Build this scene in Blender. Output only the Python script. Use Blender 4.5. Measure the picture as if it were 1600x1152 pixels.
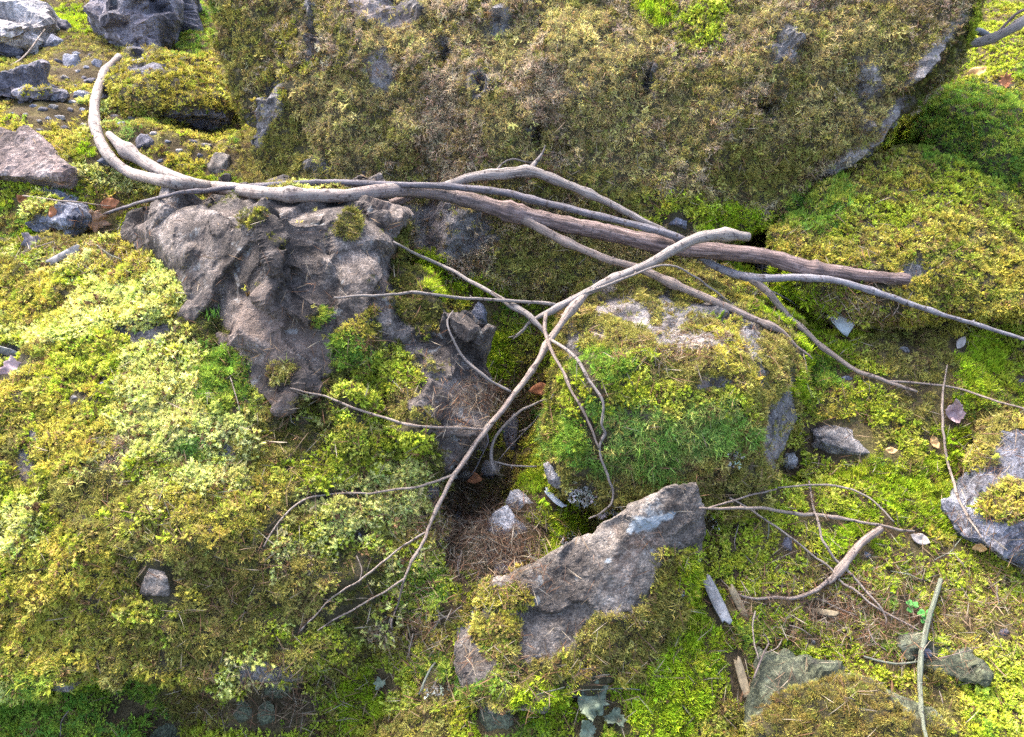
import bpy, bmesh, math, random
import numpy as np
from mathutils import Vector, Matrix
from mathutils.bvhtree import BVHTree

for _o in list(bpy.data.objects):
    bpy.data.objects.remove(_o)
scene = bpy.context.scene
COL = scene.collection
RNG = np.random.default_rng(7)
random.seed(7)

# ------------------------------------------------------------------ camera
CAM = np.array((0.0, 0.0, 1.6))
PITCH = math.radians(28.0)
HFOV = math.radians(62.0)
W0, H0 = 1600.0, 1152.0
FPX = (W0 / 2) / math.tan(HFOV / 2)
cam_d = bpy.data.cameras.new('camera')
cam_d.sensor_width = 36.0
cam_d.lens = 18.0 / math.tan(HFOV / 2)
cam_d.clip_start = 0.05
cam_d.clip_end = 400.0
cam = bpy.data.objects.new('camera', cam_d)
COL.objects.link(cam)
cam.location = CAM
cam.rotation_euler = (math.pi / 2 - PITCH, 0, 0)
scene.camera = cam
FW = np.array((0, math.cos(PITCH), -math.sin(PITCH)))
UP = np.array((0, math.sin(PITCH), math.cos(PITCH)))
RT = np.array((1.0, 0, 0))

# ------------------------------------------------------------------ sky, sun, exposure
SUN_EL, SUN_AZ = math.radians(58), math.radians(-38)     # azimuth measured from +Y towards +X
world = bpy.data.worlds.new('World')
scene.world = world
world.use_nodes = True
wn = world.node_tree.nodes
bg = wn['Background']
sky = wn.new('ShaderNodeTexSky')
sky.sky_type = 'NISHITA'
sky.sun_disc = False
sky.sun_elevation = SUN_EL
sky.sun_rotation = SUN_AZ
sky.air_density = 0.8
sky.dust_density = 4.0
sky.ozone_density = 1.0
world.node_tree.links.new(sky.outputs[0], bg.inputs[0])
bg.inputs[1].default_value = 0.15
sun_d = bpy.data.lights.new('sun', 'SUN')
sun_d.energy = 1.3
sun_d.angle = math.radians(20)
sun_d.color = (1.0, 0.97, 0.93)
sun = bpy.data.objects.new('sun', sun_d)
COL.objects.link(sun)
sdir = Vector((math.sin(SUN_AZ) * math.cos(SUN_EL), math.cos(SUN_AZ) * math.cos(SUN_EL), math.sin(SUN_EL)))
sun.rotation_euler = (-sdir).to_track_quat('-Z', 'Y').to_euler()
sun.location = sdir * 20
scene.view_settings.view_transform = 'Standard'
scene.view_settings.look = 'None'
scene.view_settings.gamma = 1.0
scene.view_settings.use_curve_mapping = False
scene.view_settings.exposure = 2.85
scene.cycles.max_bounces = 4
scene.cycles.diffuse_bounces = 2
scene.cycles.transmission_bounces = 2
scene.cycles.use_adaptive_sampling = True
scene.cycles.adaptive_threshold = 0.012
scene.cycles.use_denoising = False


# ------------------------------------------------------------------ helpers: space
def P(px, py, d):
    return CAM + d * (FW + (px - 800) / FPX * RT + (576 - py) / FPX * UP)


def proj(p):
    q = np.asarray(p) - CAM
    d = q @ FW
    dd = np.where(np.abs(d) < 1e-3, 1e-3, d)
    return 800 + FPX * (q @ RT) / dd, 576 - FPX * (q @ UP) / dd, d


# ------------------------------------------------------------------ helpers: noise
def _hash(ix, iy, iz, seed):
    h = (ix * 374761393 + iy * 668265263 + iz * 2147483647 + seed * 974634777) & 0xFFFFFFFF
    h = ((h ^ (h >> 13)) * 1274126177) & 0xFFFFFFFF
    h = h ^ (h >> 16)
    h = (h * 2246822519) & 0xFFFFFFFF
    return (h ^ (h >> 15)) & 0xFFFFFFFF


def vnoise(p, seed=0):
    """value noise, -1..1"""
    p = np.asarray(p, float)
    i = np.floor(p).astype(np.int64)
    f = p - i
    u = f * f * f * (f * (f * 6 - 15) + 10)
    r = 0
    for dx in (0, 1):
        wx = u[:, 0] if dx else 1 - u[:, 0]
        for dy in (0, 1):
            wy = u[:, 1] if dy else 1 - u[:, 1]
            for dz in (0, 1):
                wz = u[:, 2] if dz else 1 - u[:, 2]
                r = r + wx * wy * wz * (_hash(i[:, 0] + dx, i[:, 1] + dy, i[:, 2] + dz, seed) / 2147483647.5 - 1)
    return r


def fbm(p, freq, octaves=4, seed=0, gain=0.5):
    r, a, t = 0, 1.0, 0
    for o in range(octaves):
        r = r + a * vnoise(np.asarray(p) * freq + 17.3 * o, seed + o)
        t += a
        a *= gain
        freq *= 2.03
    return r / t * 1.6


def voro(p, freq, seed=0):
    """nearest jittered seed: distance (in cells), offset vector, cell hash"""
    q = np.asarray(p, float) * freq
    i = np.floor(q).astype(np.int64)
    best = np.full(len(q), 1e9)
    off = np.zeros_like(q)
    hid = np.zeros(len(q), np.int64)
    for dx in (-1, 0, 1):
        for dy in (-1, 0, 1):
            for dz in (-1, 0, 1):
                c = i + np.array((dx, dy, dz))
                s = c + np.stack([_hash(c[:, 0], c[:, 1], c[:, 2], seed + k) / 4294967295.0 for k in range(3)], 1)
                v = q - s
                d = (v * v).sum(1)
                m = d < best
                best[m] = d[m]
                off[m] = v[m]
                hid[m] = _hash(c[m, 0], c[m, 1], c[m, 2], seed + 9)
    return np.sqrt(best), off / freq, hid


def facet(p, freq, k, seed=0):
    """tilted-plane offsets per cell: broken, craggy faces"""
    _, off, h = voro(p, freq, seed)
    a = (h % 1000) / 1000 * 2 * math.pi
    b = ((h // 1000) % 1000) / 1000 * 2 - 1
    s = np.sqrt(1 - b * b)
    n = np.stack([np.cos(a) * s, np.sin(a) * s, b], 1)
    step = ((h // 1000000) % 100) / 100 - 0.5
    return (off * n).sum(1) * k + step * 0.25 * k / freq


def smooth01(x, a, b):
    t = np.clip((x - a) / (b - a), 0, 1)
    return t * t * (3 - 2 * t)


def blobsum(px, py, blobs, wob=None):
    """largest soft membership in a list of ellipses (x, y, rx, ry, degrees)"""
    r = np.zeros(len(px))
    for bl in blobs:
        x, y, rx, ry = bl[:4]
        a = math.radians(bl[4] if len(bl) > 4 else 0)
        dx, dy = px - x, py - y
        u = (dx * math.cos(a) + dy * math.sin(a)) / rx
        v = (-dx * math.sin(a) + dy * math.cos(a)) / ry
        e = np.sqrt(u * u + v * v)
        if wob is not None:
            e = e + wob
        r = np.maximum(r, np.clip(1.5 - e, 0, 1))
    return r


# ------------------------------------------------------------------ materials
def mat_new(name):
    m = bpy.data.materials.new(name)
    m.use_nodes = True
    nt = m.node_tree
    return m, nt, nt.nodes, nt.links, nt.nodes['Principled BSDF']


def N(nodes, t, **kw):
    n = nodes.new(t)
    for k, v in kw.items():
        setattr(n, k, v)
    return n


def ramp(nodes, stops):
    r = nodes.new('ShaderNodeValToRGB')
    e = r.color_ramp.elements
    while len(e) < len(stops):
        e.new(0.5)
    for x, (pos, c) in zip(e, stops):
        x.position = pos
        x.color = (*c, 1) if len(c) == 3 else c
    return r


def noise_n(nodes, links, co, scale, detail=6, rough=0.6, dist=0.0):
    n = nodes.new('ShaderNodeTexNoise')
    n.inputs['Scale'].default_value = scale
    n.inputs['Detail'].default_value = detail
    n.inputs['Roughness'].default_value = rough
    n.inputs['Distortion'].default_value = dist
    links.new(co, n.inputs['Vector'])
    return n


def mixc(nodes, links, fac, a, b, mode='MIX'):
    m = nodes.new('ShaderNodeMix')
    m.data_type = 'RGBA'
    m.blend_type = mode
    for s, v in ((0, fac), (6, a), (7, b)):
        if isinstance(v, (int, float)):
            m.inputs[s].default_value = v
        elif isinstance(v, tuple):
            m.inputs[s].default_value = (*v, 1)
        else:
            links.new(v, m.inputs[s])
    return m.outputs[2]


def rock_mat(name, cols, rust=(0.22, 0.13, 0.09), rust_amt=0.35, lichen=0.3, soil=(0.055, 0.045, 0.02), lichen_col=(0.5, 0.53, 0.52)):
    m, nt, n, l, b = mat_new(name)
    co = n.new('ShaderNodeTexCoord').outputs['Object']
    n1 = noise_n(n, l, co, 8.0, 10, 0.68, 0.4)
    r1 = ramp(n, [(0.36, cols[0]), (0.5, cols[1]), (0.63, cols[2])])
    l.new(n1.outputs[0], r1.inputs[0])
    c = r1.outputs[0]
    n0 = noise_n(n, l, co, 3.4, 7, 0.68, 0.8)
    r0 = ramp(n, [(0.36, (0.34, 0.32, 0.31)), (0.48, (0.85, 0.82, 0.79)), (0.62, (1.2, 1.16, 1.12))])
    l.new(n0.outputs[0], r0.inputs[0])
    c = mixc(n, l, 1.0, c, r0.outputs[0], 'MULTIPLY')
    n2 = noise_n(n, l, co, 48, 8, 0.75)                                     # mineral grain
    r2 = ramp(n, [(0.33, (0.35, 0.34, 0.33)), (0.5, (0.95, 0.95, 0.93)), (0.66, (1.6, 1.58, 1.5))])
    l.new(n2.outputs[0], r2.inputs[0])
    c = mixc(n, l, 0.8, c, r2.outputs[0], 'MULTIPLY')
    n2b = noise_n(n, l, co, 210, 3, 0.6)
    r2b = ramp(n, [(0.36, (0.45, 0.44, 0.43)), (0.5, (1, 1, 1)), (0.64, (1.7, 1.68, 1.64))])
    l.new(n2b.outputs[0], r2b.inputs[0])
    c = mixc(n, l, 0.75, c, r2b.outputs[0], 'MULTIPLY')
    n3 = noise_n(n, l, co, 3.1, 5, 0.6, 0.6)                               # iron staining
    r3 = ramp(n, [(0.52, (0, 0, 0)), (0.66, (1, 1, 1))])
    l.new(n3.outputs[0], r3.inputs[0])
    mm = N(n, 'ShaderNodeMath', operation='MULTIPLY')
    l.new(r3.outputs[0], mm.inputs[0])
    mm.inputs[1].default_value = rust_amt
    c = mixc(n, l, mm.outputs[0], c, rust)
    n4 = noise_n(n, l, co, 13, 8, 0.65, 0.2)                               # dark lichen crust
    r4 = ramp(n, [(0.33, (1, 1, 1)), (0.42, (0, 0, 0))])
    l.new(n4.outputs[0], r4.inputs[0])
    m4 = N(n, 'ShaderNodeMath', operation='MULTIPLY')
    l.new(r4.outputs[0], m4.inputs[0])
    m4.inputs[1].default_value = 0.75
    c = mixc(n, l, m4.outputs[0], c, (0.035, 0.03, 0.03))
    n5 = noise_n(n, l, co, 17, 7, 0.7, 0.4)                                # pale lichen crust
    r5 = ramp(n, [(0.60, (0, 0, 0)), (0.66, (1, 1, 1))])
    l.new(n5.outputs[0], r5.inputs[0])
    m5 = N(n, 'ShaderNodeMath', operation='MULTIPLY')
    l.new(r5.outputs[0], m5.inputs[0])
    m5.inputs[1].default_value = lichen
    c = mixc(n, l, m5.outputs[0], c, lichen_col)
    at = N(n, 'ShaderNodeAttribute', attribute_name='lichen')
    c = mixc(n, l, at.outputs['Fac'], c, (0.27, 0.295, 0.305))
    at2 = N(n, 'ShaderNodeAttribute', attribute_name='moss')               # humus and dead moss mat below the living moss
    n6 = noise_n(n, l, co, 90, 5, 0.7)
    r6 = ramp(n, [(0.3, tuple(x * 0.45 for x in soil)), (0.55, soil), (0.75, tuple(x * 2.0 for x in soil))])
    l.new(n6.outputs[0], r6.inputs[0])
    c = mixc(n, l, at2.outputs['Fac'], c, r6.outputs[0])
    l.new(c, b.inputs['Base Color'])
    b.inputs['Roughness'].default_value = 0.85
    b.inputs['Specular IOR Level'].default_value = 0.25
    bp = n.new('ShaderNodeBump')
    bp.inputs['Strength'].default_value = 1.0
    bp.inputs['Distance'].default_value = 0.011
    ad = N(n, 'ShaderNodeMath', operation='ADD')
    nb = noise_n(n, l, co, 46, 12, 0.8)
    l.new(nb.outputs[0], ad.inputs[0])
    vo = n.new('ShaderNodeTexVoronoi')
    vo.feature = 'DISTANCE_TO_EDGE'
    vo.inputs['Scale'].default_value = 13
    mpn = noise_n(n, l, co, 6, 4, 0.6)
    mv = mixc(n, l, 0.12, co, mpn.outputs[1])
    l.new(mv, vo.inputs['Vector'])
    rv = ramp(n, [(0.0, (0.30, 0.30, 0.30)), (0.03, (0.42, 0.42, 0.42))])
    l.new(vo.outputs[0], rv.inputs[0])
    l.new(rv.outputs[0], ad.inputs[1])
    l.new(ad.outputs[0], bp.inputs['Height'])
    l.new(bp.outputs[0], b.inputs['Normal'])
    return m


M = {}
M['grey'] = rock_mat('grey_rock', ((0.10, 0.092, 0.092), (0.21, 0.197, 0.195), (0.30, 0.28, 0.275)), lichen=0.15)
M['crag'] = rock_mat('craggy_grey_rock', ((0.042, 0.034, 0.030), (0.10, 0.083, 0.074), (0.215, 0.185, 0.168)), rust=(0.21, 0.145, 0.11), rust_amt=0.4, lichen=0.25)
M['dark'] = rock_mat('dark_slate_rock', ((0.06, 0.06, 0.08), (0.13, 0.125, 0.15), (0.24, 0.23, 0.27)), rust_amt=0.15, lichen=0.15)
M['blue'] = rock_mat('blue_grey_rock', ((0.09, 0.10, 0.14), (0.19, 0.20, 0.25), (0.33, 0.34, 0.40)), rust_amt=0.1, lichen=0.2)
M['red'] = rock_mat('reddish_rock', ((0.11, 0.08, 0.075), (0.19, 0.148, 0.14), (0.28, 0.24, 0.232)), rust=(0.20, 0.115, 0.09), rust_amt=0.5, lichen=0.25)
M['green'] = rock_mat('green_tinted_rock', ((0.05, 0.058, 0.036), (0.105, 0.118, 0.075), (0.18, 0.195, 0.13)), rust_amt=0.1, lichen=0.15, lichen_col=(0.33, 0.40, 0.34))  # tint of the dark teal fade along the bottom edge, put into the stone colour
M['pale'] = rock_mat('pale_rock', ((0.22, 0.205, 0.205), (0.38, 0.36, 0.36), (0.52, 0.50, 0.50)), rust_amt=0.4, lichen=0.3)
M['slab'] = rock_mat('lichened_slab_rock', ((0.085, 0.072, 0.062), (0.19, 0.165, 0.145), (0.31, 0.275, 0.245)), rust=(0.30, 0.16, 0.09), rust_amt=0.5, lichen=0.35)


def soil_mat():
    m, nt, n, l, b = mat_new('forest_soil')
    co = n.new('ShaderNodeTexCoord').outputs['Object']
    a = noise_n(n, l, co, 9, 8, 0.65, 0.3)
    r = ramp(n, [(0.3, (0.03, 0.022, 0.012)), (0.5, (0.075, 0.055, 0.028)), (0.62, (0.10, 0.085, 0.03)), (0.75, (0.17, 0.12, 0.075))])
    l.new(a.outputs[0], r.inputs[0])
    g = noise_n(n, l, co, 160, 4, 0.7)
    rg = ramp(n, [(0.3, (0.35, 0.35, 0.35)), (0.7, (1.6, 1.6, 1.6))])
    l.new(g.outputs[0], rg.inputs[0])
    l.new(mixc(n, l, 0.85, r.outputs[0], rg.outputs[0], 'MULTIPLY'), b.inputs['Base Color'])
    b.inputs['Roughness'].default_value = 0.95
    b.inputs['Specular IOR Level'].default_value = 0.1
    bp = n.new('ShaderNodeBump')
    bp.inputs['Strength'].default_value = 1.0
    bp.inputs['Distance'].default_value = 0.01
    l.new(noise_n(n, l, co, 90, 8, 0.7).outputs[0], bp.inputs['Height'])
    l.new(bp.outputs[0], b.inputs['Normal'])
    return m


M['soil'] = soil_mat()


def scatter_mat(name, transl=0.3, tip=1.25):
    """leaf colour = the plant's own colour (instance attribute) x random leaf tone and painted root-to-tip shading"""
    m, nt, n, l, b = mat_new(name)
    a = N(n, 'ShaderNodeAttribute', attribute_name='col', attribute_type='INSTANCER')
    v = N(n, 'ShaderNodeAttribute', attribute_name='leafv')
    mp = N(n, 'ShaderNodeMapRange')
    mp.inputs['To Min'].default_value = 0.42  # pale tips are natural; roots darkened further to put gap shade in the colour
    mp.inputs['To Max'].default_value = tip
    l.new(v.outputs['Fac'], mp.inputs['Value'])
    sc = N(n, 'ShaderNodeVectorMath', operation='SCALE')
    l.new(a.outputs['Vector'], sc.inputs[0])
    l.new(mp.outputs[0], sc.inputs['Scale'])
    df = n.new('ShaderNodeBsdfDiffuse')
    tr = n.new('ShaderNodeBsdfTranslucent')
    l.new(sc.outputs[0], df.inputs[0])
    l.new(sc.outputs[0], tr.inputs[0])
    mx = n.new('ShaderNodeMixShader')
    mx.inputs[0].default_value = transl
    l.new(df.outputs[0], mx.inputs[1])
    l.new(tr.outputs[0], mx.inputs[2])
    l.new(mx.outputs[0], n['Material Output'].inputs[0])
    n.remove(b)
    return m


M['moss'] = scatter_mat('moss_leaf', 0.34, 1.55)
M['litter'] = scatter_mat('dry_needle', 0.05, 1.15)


def bark_mat(name, c0, c1, c2, palec=(0.235, 0.20, 0.17), scale=22):
    m, nt, n, l, b = mat_new(name)
    uv = N(n, 'ShaderNodeAttribute', attribute_name='along')                # (turns, metres along)
    sep = N(n, 'ShaderNodeVectorMath', operation='MULTIPLY')
    l.new(uv.outputs['Vector'], sep.inputs[0])
    sep.inputs[1].default_value = (1.0, 1.0, 0.22)
    a = noise_n(n, l, sep.outputs[0], scale * 3.0, 9, 0.68, 0.4)
    r = ramp(n, [(0.38, c0), (0.5, c1), (0.62, c2)])
    l.new(a.outputs[0], r.inputs[0])
    co = n.new('ShaderNodeTexCoord').outputs['Object']
    g = noise_n(n, l, co, 34, 7, 0.7, 0.3)
    rg = ramp(n, [(0.42, (0, 0, 0)), (0.58, (1, 1, 1))])
    l.new(g.outputs[0], rg.inputs[0])
    pa = N(n, 'ShaderNodeAttribute', attribute_name='pale')
    m0 = N(n, 'ShaderNodeMath', operation='MULTIPLY_ADD')
    l.new(rg.outputs[0], m0.inputs[0])
    m0.inputs[1].default_value = 0.55
    m0.inputs[2].default_value = 0.42
    m1 = N(n, 'ShaderNodeMath', operation='MULTIPLY')
    l.new(m0.outputs[0], m1.inputs[0])
    l.new(pa.outputs['Fac'], m1.inputs[1])
    c = mixc(n, l, m1.outputs[0], r.outputs[0], palec)
    d = noise_n(n, l, co, 75, 5, 0.6)                                       # dark specks, scars
    rd = ramp(n, [(0.36, (1, 1, 1)), (0.43, (0, 0, 0))])
    l.new(d.outputs[0], rd.inputs[0])
    c = mixc(n, l, rd.outputs[0], c, (0.06, 0.045, 0.04))
    l.new(c, b.inputs['Base Color'])
    b.inputs['Roughness'].default_value = 0.75
    b.inputs['Specular IOR Level'].default_value = 0.25
    bp = n.new('ShaderNodeBump')
    bp.inputs['Strength'].default_value = 0.8
    bp.inputs['Distance'].default_value = 0.006
    l.new(a.outputs[0], bp.inputs['Height'])
    l.new(bp.outputs[0], b.inputs['Normal'])
    return m


M['bark'] = bark_mat('brown_bark', (0.042, 0.026, 0.022), (0.125, 0.083, 0.072), (0.25, 0.18, 0.16))
M['twig'] = bark_mat('twig_bark', (0.05, 0.032, 0.025), (0.15, 0.104, 0.085), (0.30, 0.225, 0.185), palec=(0.34, 0.275, 0.215))
M['pale_bark'] = bark_mat('pale_bark', (0.05, 0.038, 0.032), (0.155, 0.125, 0.108), (0.31, 0.265, 0.235))
M['dark_bark'] = bark_mat('dark_bark', (0.028, 0.021, 0.022), (0.078, 0.063, 0.066), (0.180, 0.150, 0.154), palec=(0.34, 0.33, 0.34))
M['green_bark'] = bark_mat('weathered_green_stick', (0.05, 0.055, 0.035), (0.12, 0.13, 0.085), (0.21, 0.22, 0.16), palec=(0.22, 0.23, 0.17))


def wood_mat(name, c0, c1):
    m, nt, n, l, b = mat_new(name)
    co = n.new('ShaderNodeTexCoord').outputs['Object']
    a = noise_n(n, l, co, 60, 7, 0.7, 0.5)
    r = ramp(n, [(0.3, c0), (0.7, c1)])
    l.new(a.outputs[0], r.inputs[0])
    l.new(r.outputs[0], b.inputs['Base Color'])
    b.inputs['Roughness'].default_value = 0.8
    bp = n.new('ShaderNodeBump')
    bp.inputs['Strength'].default_value = 0.6
    bp.inputs['Distance'].default_value = 0.002
    l.new(a.outputs[0], bp.inputs['Height'])
    l.new(bp.outputs[0], b.inputs['Normal'])
    return m


M['cutwood'] = wood_mat('cut_wood', (0.13, 0.08, 0.055), (0.30, 0.21, 0.15))
M['greywood'] = wood_mat('weathered_wood', (0.072, 0.069, 0.066), (0.276, 0.272, 0.262))
M['tanwood'] = wood_mat('tan_wood', (0.10, 0.075, 0.04), (0.27, 0.205, 0.115))
M['leaf_brown'] = wood_mat('dry_brown_leaf', (0.26, 0.13, 0.07), (0.50, 0.30, 0.18))
M['leaf_red'] = wood_mat('dry_red_leaf', (0.25, 0.08, 0.03), (0.45, 0.18, 0.07))
M['leaf_mauve'] = wood_mat('dry_mauve_leaf', (0.22, 0.13, 0.13), (0.45, 0.32, 0.30))
M['leaf_ochre'] = wood_mat('dry_ochre_leaf', (0.34, 0.18, 0.06), (0.52, 0.33, 0.13))
M['leaf_pale'] = wood_mat('pale_dry_leaf', (0.17, 0.145, 0.13), (0.33, 0.29, 0.265))
M['clover'] = wood_mat('clover_green', (0.05, 0.22, 0.03), (0.10, 0.34, 0.05))
M['birch'] = wood_mat('white_bark_flake', (0.36, 0.38, 0.39), (0.58, 0.60, 0.60))
M['lichen_flake'] = wood_mat('mint_lichen', (0.05, 0.062, 0.035), (0.16, 0.195, 0.125))
M['bark_dark'] = wood_mat('dark_bark_chip', (0.07, 0.055, 0.06), (0.20, 0.17, 0.18))


# ------------------------------------------------------------------ object helpers
def tag(o, label=None, cat=None, group=None, kind=None):
    for k, v in (('label', label), ('category', cat), ('group', group), ('kind', kind)):
        if v:
            o[k] = v
    return o


def mesh_np(name, v, faces, mat, origin=None, parent=None, smooth=True, attrs=None):
    """one mesh object; vertices given in world space, stored about the origin"""
    if origin is None:
        origin = np.array((v[:, 0].mean(), v[:, 1].mean(), v[:, 2].min()))
    me = bpy.data.meshes.new(name)
    me.from_pydata((v - origin).tolist() if len(v) < 2000 else [], [], faces if len(v) < 2000 else [])
    if len(v) >= 2000:
        fa = np.asarray(faces)
        k = fa.shape[1]
        me.vertices.add(len(v))
        me.vertices.foreach_set('co', (v - origin).astype(np.float32).ravel())
        me.loops.add(fa.size)
        me.loops.foreach_set('vertex_index', fa.astype(np.int32).ravel())
        me.polygons.add(len(fa))
        me.polygons.foreach_set('loop_start', np.arange(0, fa.size, k, dtype=np.int32))
        me.update(calc_edges=True)
    for an, av in (attrs or {}).items():
        if av.ndim == 1:
            me.attributes.new(an, 'FLOAT', 'POINT').data.foreach_set('value', av.astype(np.float32))
        else:
            me.attributes.new(an, 'FLOAT_VECTOR', 'POINT').data.foreach_set('vector', av.astype(np.float32).ravel())
    if smooth:
        me.polygons.foreach_set('use_smooth', np.ones(len(me.polygons), bool))
    me.materials.append(mat)
    me.validate()
    o = bpy.data.objects.new(name, me)
    COL.objects.link(o)
    if parent is not None:
        o.parent = parent
        o.location = Vector(origin) - parent.location
    else:
        o.location = origin
    return o


def normals_np(v, f):
    f = np.asarray(f)
    if f.shape[1] == 4:
        n = np.cross(v[f[:, 2]] - v[f[:, 0]], v[f[:, 3]] - v[f[:, 1]])
    else:
        n = np.cross(v[f[:, 1]] - v[f[:, 0]], v[f[:, 2]] - v[f[:, 0]])
    out = np.zeros_like(v)
    for k in range(f.shape[1]):
        np.add.at(out, f[:, k], n)
    return out / np.maximum(np.linalg.norm(out, axis=1, keepdims=True), 1e-12)


def hull_bm(bm, pts):
    vs = [bm.verts.new(p) for p in pts]
    r = bmesh.ops.convex_hull(bm, input=vs)
    bmesh.ops.delete(bm, geom=[g for g in r['geom_interior'] if isinstance(g, bmesh.types.BMVert)], context='VERTS')


def remeshed(hulls, voxel):
    bm = bmesh.new()
    for h in hulls:
        b2 = bmesh.new()
        hull_bm(b2, h)
        me = bpy.data.meshes.new('t')
        b2.to_mesh(me)
        b2.free()
        bm.from_mesh(me)
        bpy.data.meshes.remove(me)
    bmesh.ops.recalc_face_normals(bm, faces=bm.faces)
    me = bpy.data.meshes.new('t')
    bm.to_mesh(me)
    bm.free()
    o = bpy.data.objects.new('t', me)
    COL.objects.link(o)
    md = o.modifiers.new('r', 'REMESH')
    md.mode = 'VOXEL'
    md.voxel_size = voxel
    dg = bpy.context.evaluated_depsgraph_get()
    ev = o.evaluated_get(dg).to_mesh()
    v = np.empty(len(ev.vertices) * 3)
    ev.vertices.foreach_get('co', v)
    v = v.reshape(-1, 3)
    f = np.empty(len(ev.loops), np.int32)
    ev.loops.foreach_get('vertex_index', f)
    f = f.reshape(-1, 4)
    bpy.data.objects.remove(o)
    bpy.data.meshes.remove(me)
    return v, f


def lap(v, f, it, k=0.5):
    e = np.concatenate([f[:, [0, 1]], f[:, [1, 2]], f[:, [2, 3]], f[:, [3, 0]]])
    cnt = np.bincount(e.ravel(), minlength=len(v)).astype(float)[:, None]
    for _ in range(it):
        s = np.stack([np.bincount(e[:, 0], v[e[:, 1], c], len(v)) + np.bincount(e[:, 1], v[e[:, 0], c], len(v)) for c in range(3)], 1)
        v = v + k * (s / cnt - v)
    return v


def lap1(q, f, it, k=0.5):
    return lap(np.stack([q, q, q], 1), f, it, k)[:, 0]


SOLIDS = []          # (verts, faces) for raycasts
PRESS = []           # (point, radius): where something lies on the moss
MOSSY = []           # surfaces that carry moss: dicts


def expand(pts, thick, shrink=0.85, drop=0.0):
    """front points in photo pixels + depth -> a closed set with a back side"""
    a = np.array([P(*q) for q in pts])
    c = a.mean(0)
    b = c + (a - c) * shrink + FW * thick + np.array((0, 0, -drop))
    return np.concatenate([a, b])


def rock(name, hulls, mat, voxel, label, cat='boulder', thick=0.5, drop=0.1, shrink=0.85, rough=0.02, fac=(6, 0.25), fine=0.004, lumps=0.012,
         moss=None, default='gold', soft=2, seed=1, group=None, lichen=None, density=1.0, blocks=None, raw=False, pits=None):
    """moss: dict(base, up, noise, bare=[blobs], grow=[blobs])"""
    hs = [np.array(h) for h in hulls] if raw else [expand(h, thick, shrink, drop) for h in hulls]
    v, f = remeshed(hs, voxel)
    if blocks:                                   # broken, angular pieces grown into the face
        g = np.random.default_rng(seed)
        n = normals_np(v, f)
        vw = CAM - v
        cand = np.where((n * vw).sum(1) > 0)[0]
        for _ in range(blocks[0]):
            i = cand[g.integers(len(cand))]
            sz = blocks[1] * g.uniform(0.5, 1.5)
            q, _r = np.linalg.qr(g.normal(size=(3, 3)) * 0.5 + np.stack([np.cross(n[i], (0.3, 0, 1)), np.cross(n[i], np.cross(n[i], (0.3, 0, 1))), n[i]]).T)
            c8 = np.array([(x, y, z) for x in (-1, 1) for y in (-1, 1) for z in (-1, 1)]) * np.array((1.0, g.uniform(0.6, 1.3), 0.55)) * g.uniform(0.55, 1.1, (8, 3))
            hs.append(v[i] + (c8 * sz) @ q.T - n[i] * sz * g.uniform(0.25, 0.5))
        v, f = remeshed(hs, voxel)
    v = lap(v, f, soft)
    n = normals_np(v, f)
    mo = dict(base=-1.0, up=0.0, noise=0.5, bare=[], grow=[], nf=7.0)
    mo.update(moss or {})
    v = v + n * (fbm(v, 2.2, 3, seed) * rough)[:, None]
    px, py, _ = proj(v)
    wob = fbm(v, 9, 5, seed + 31, 0.68) * 0.75
    m = mo['base'] + mo['up'] * n[:, 2] + mo['noise'] * fbm(v, mo['nf'], 4, seed + 5)
    m = m - 2.2 * blobsum(px, py, mo['bare'], wob) + 2.2 * blobsum(px, py, mo['grow'], wob)
    ms = smooth01(m, -0.15, 0.25)
    bare = 1 - ms
    if fac:
        fa = facet(v + 0.03 * np.stack([fbm(v, 9, 2, seed + k) for k in range(3)], 1), fac[0], fac[1], seed) + facet(v, fac[0] * 2.6, fac[1] * 0.45, seed + 3)
        v = v + n * (lap1(fa, f, 1, 0.4) * (0.25 + 0.75 * bare))[:, None]
        rg = 1 - np.abs(fbm(v, 14, 4, seed + 21, 0.55)) * 2
        v = v + n * (rg * fine * 0.9 * bare)[:, None]
    v = v + n * (fbm(v, 28, 4, seed + 8, 0.6) * fine * (0.4 + 0.6 * bare))[:, None]
    if lumps:
        w, _, _ = voro(v, 15, seed + 12)
        v = v + n * (ms * (0.5 * lumps + lumps * (0.8 - w) * 1.3 + lumps * 0.9 * fbm(v, 8, 3, seed + 13)))[:, None]
    if pits:
        v = v - n * (smooth01(blobsum(px, py, pits, fbm(v, 20, 3, seed + 50) * 0.4), 0.2, 0.9) * 0.075)[:, None]
    at = {'moss': ms}
    li = np.zeros(len(v))
    if lichen:
        li = smooth01(blobsum(px, py, lichen, fbm(v, 30, 4, seed + 40) * 0.6), 0.45, 0.6)
    at['lichen'] = li
    o = mesh_np(name, v, f, mat, attrs=at)
    o.data.polygons.foreach_set('use_smooth', ms[f].mean(1) > 0.5)
    tag(o, label, cat, group)
    SOLIDS.append((v, f))
    if moss:
        MOSSY.append(dict(obj=o, v=v, f=f, m=ms, default=default, seed=seed, density=density))
    return o


# ------------------------------------------------------------------ the ground
def plane_z(y):
    y = np.asarray(y, float)
    z = 0.03 + 0.5 * (np.minimum(y, 2.95) - 1.26)
    z = z + 0.17 * np.clip(y - 2.95, 0, 3.0) + 0.42 * np.clip(y - 5.95, 0, 6) + 0.25 * np.clip(y - 11.95, 0, None)
    return np.where(y < 0.9, z + 0.18 * (0.9 - y) * 1.2, z)


def ground_at(px, py):
    ds = np.linspace(1.2, 9, 1600)
    p = np.array([P(px, py, d) for d in ds])
    i = np.argmax(p[:, 2] < plane_z(p[:, 1]))
    return p[i]


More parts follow.
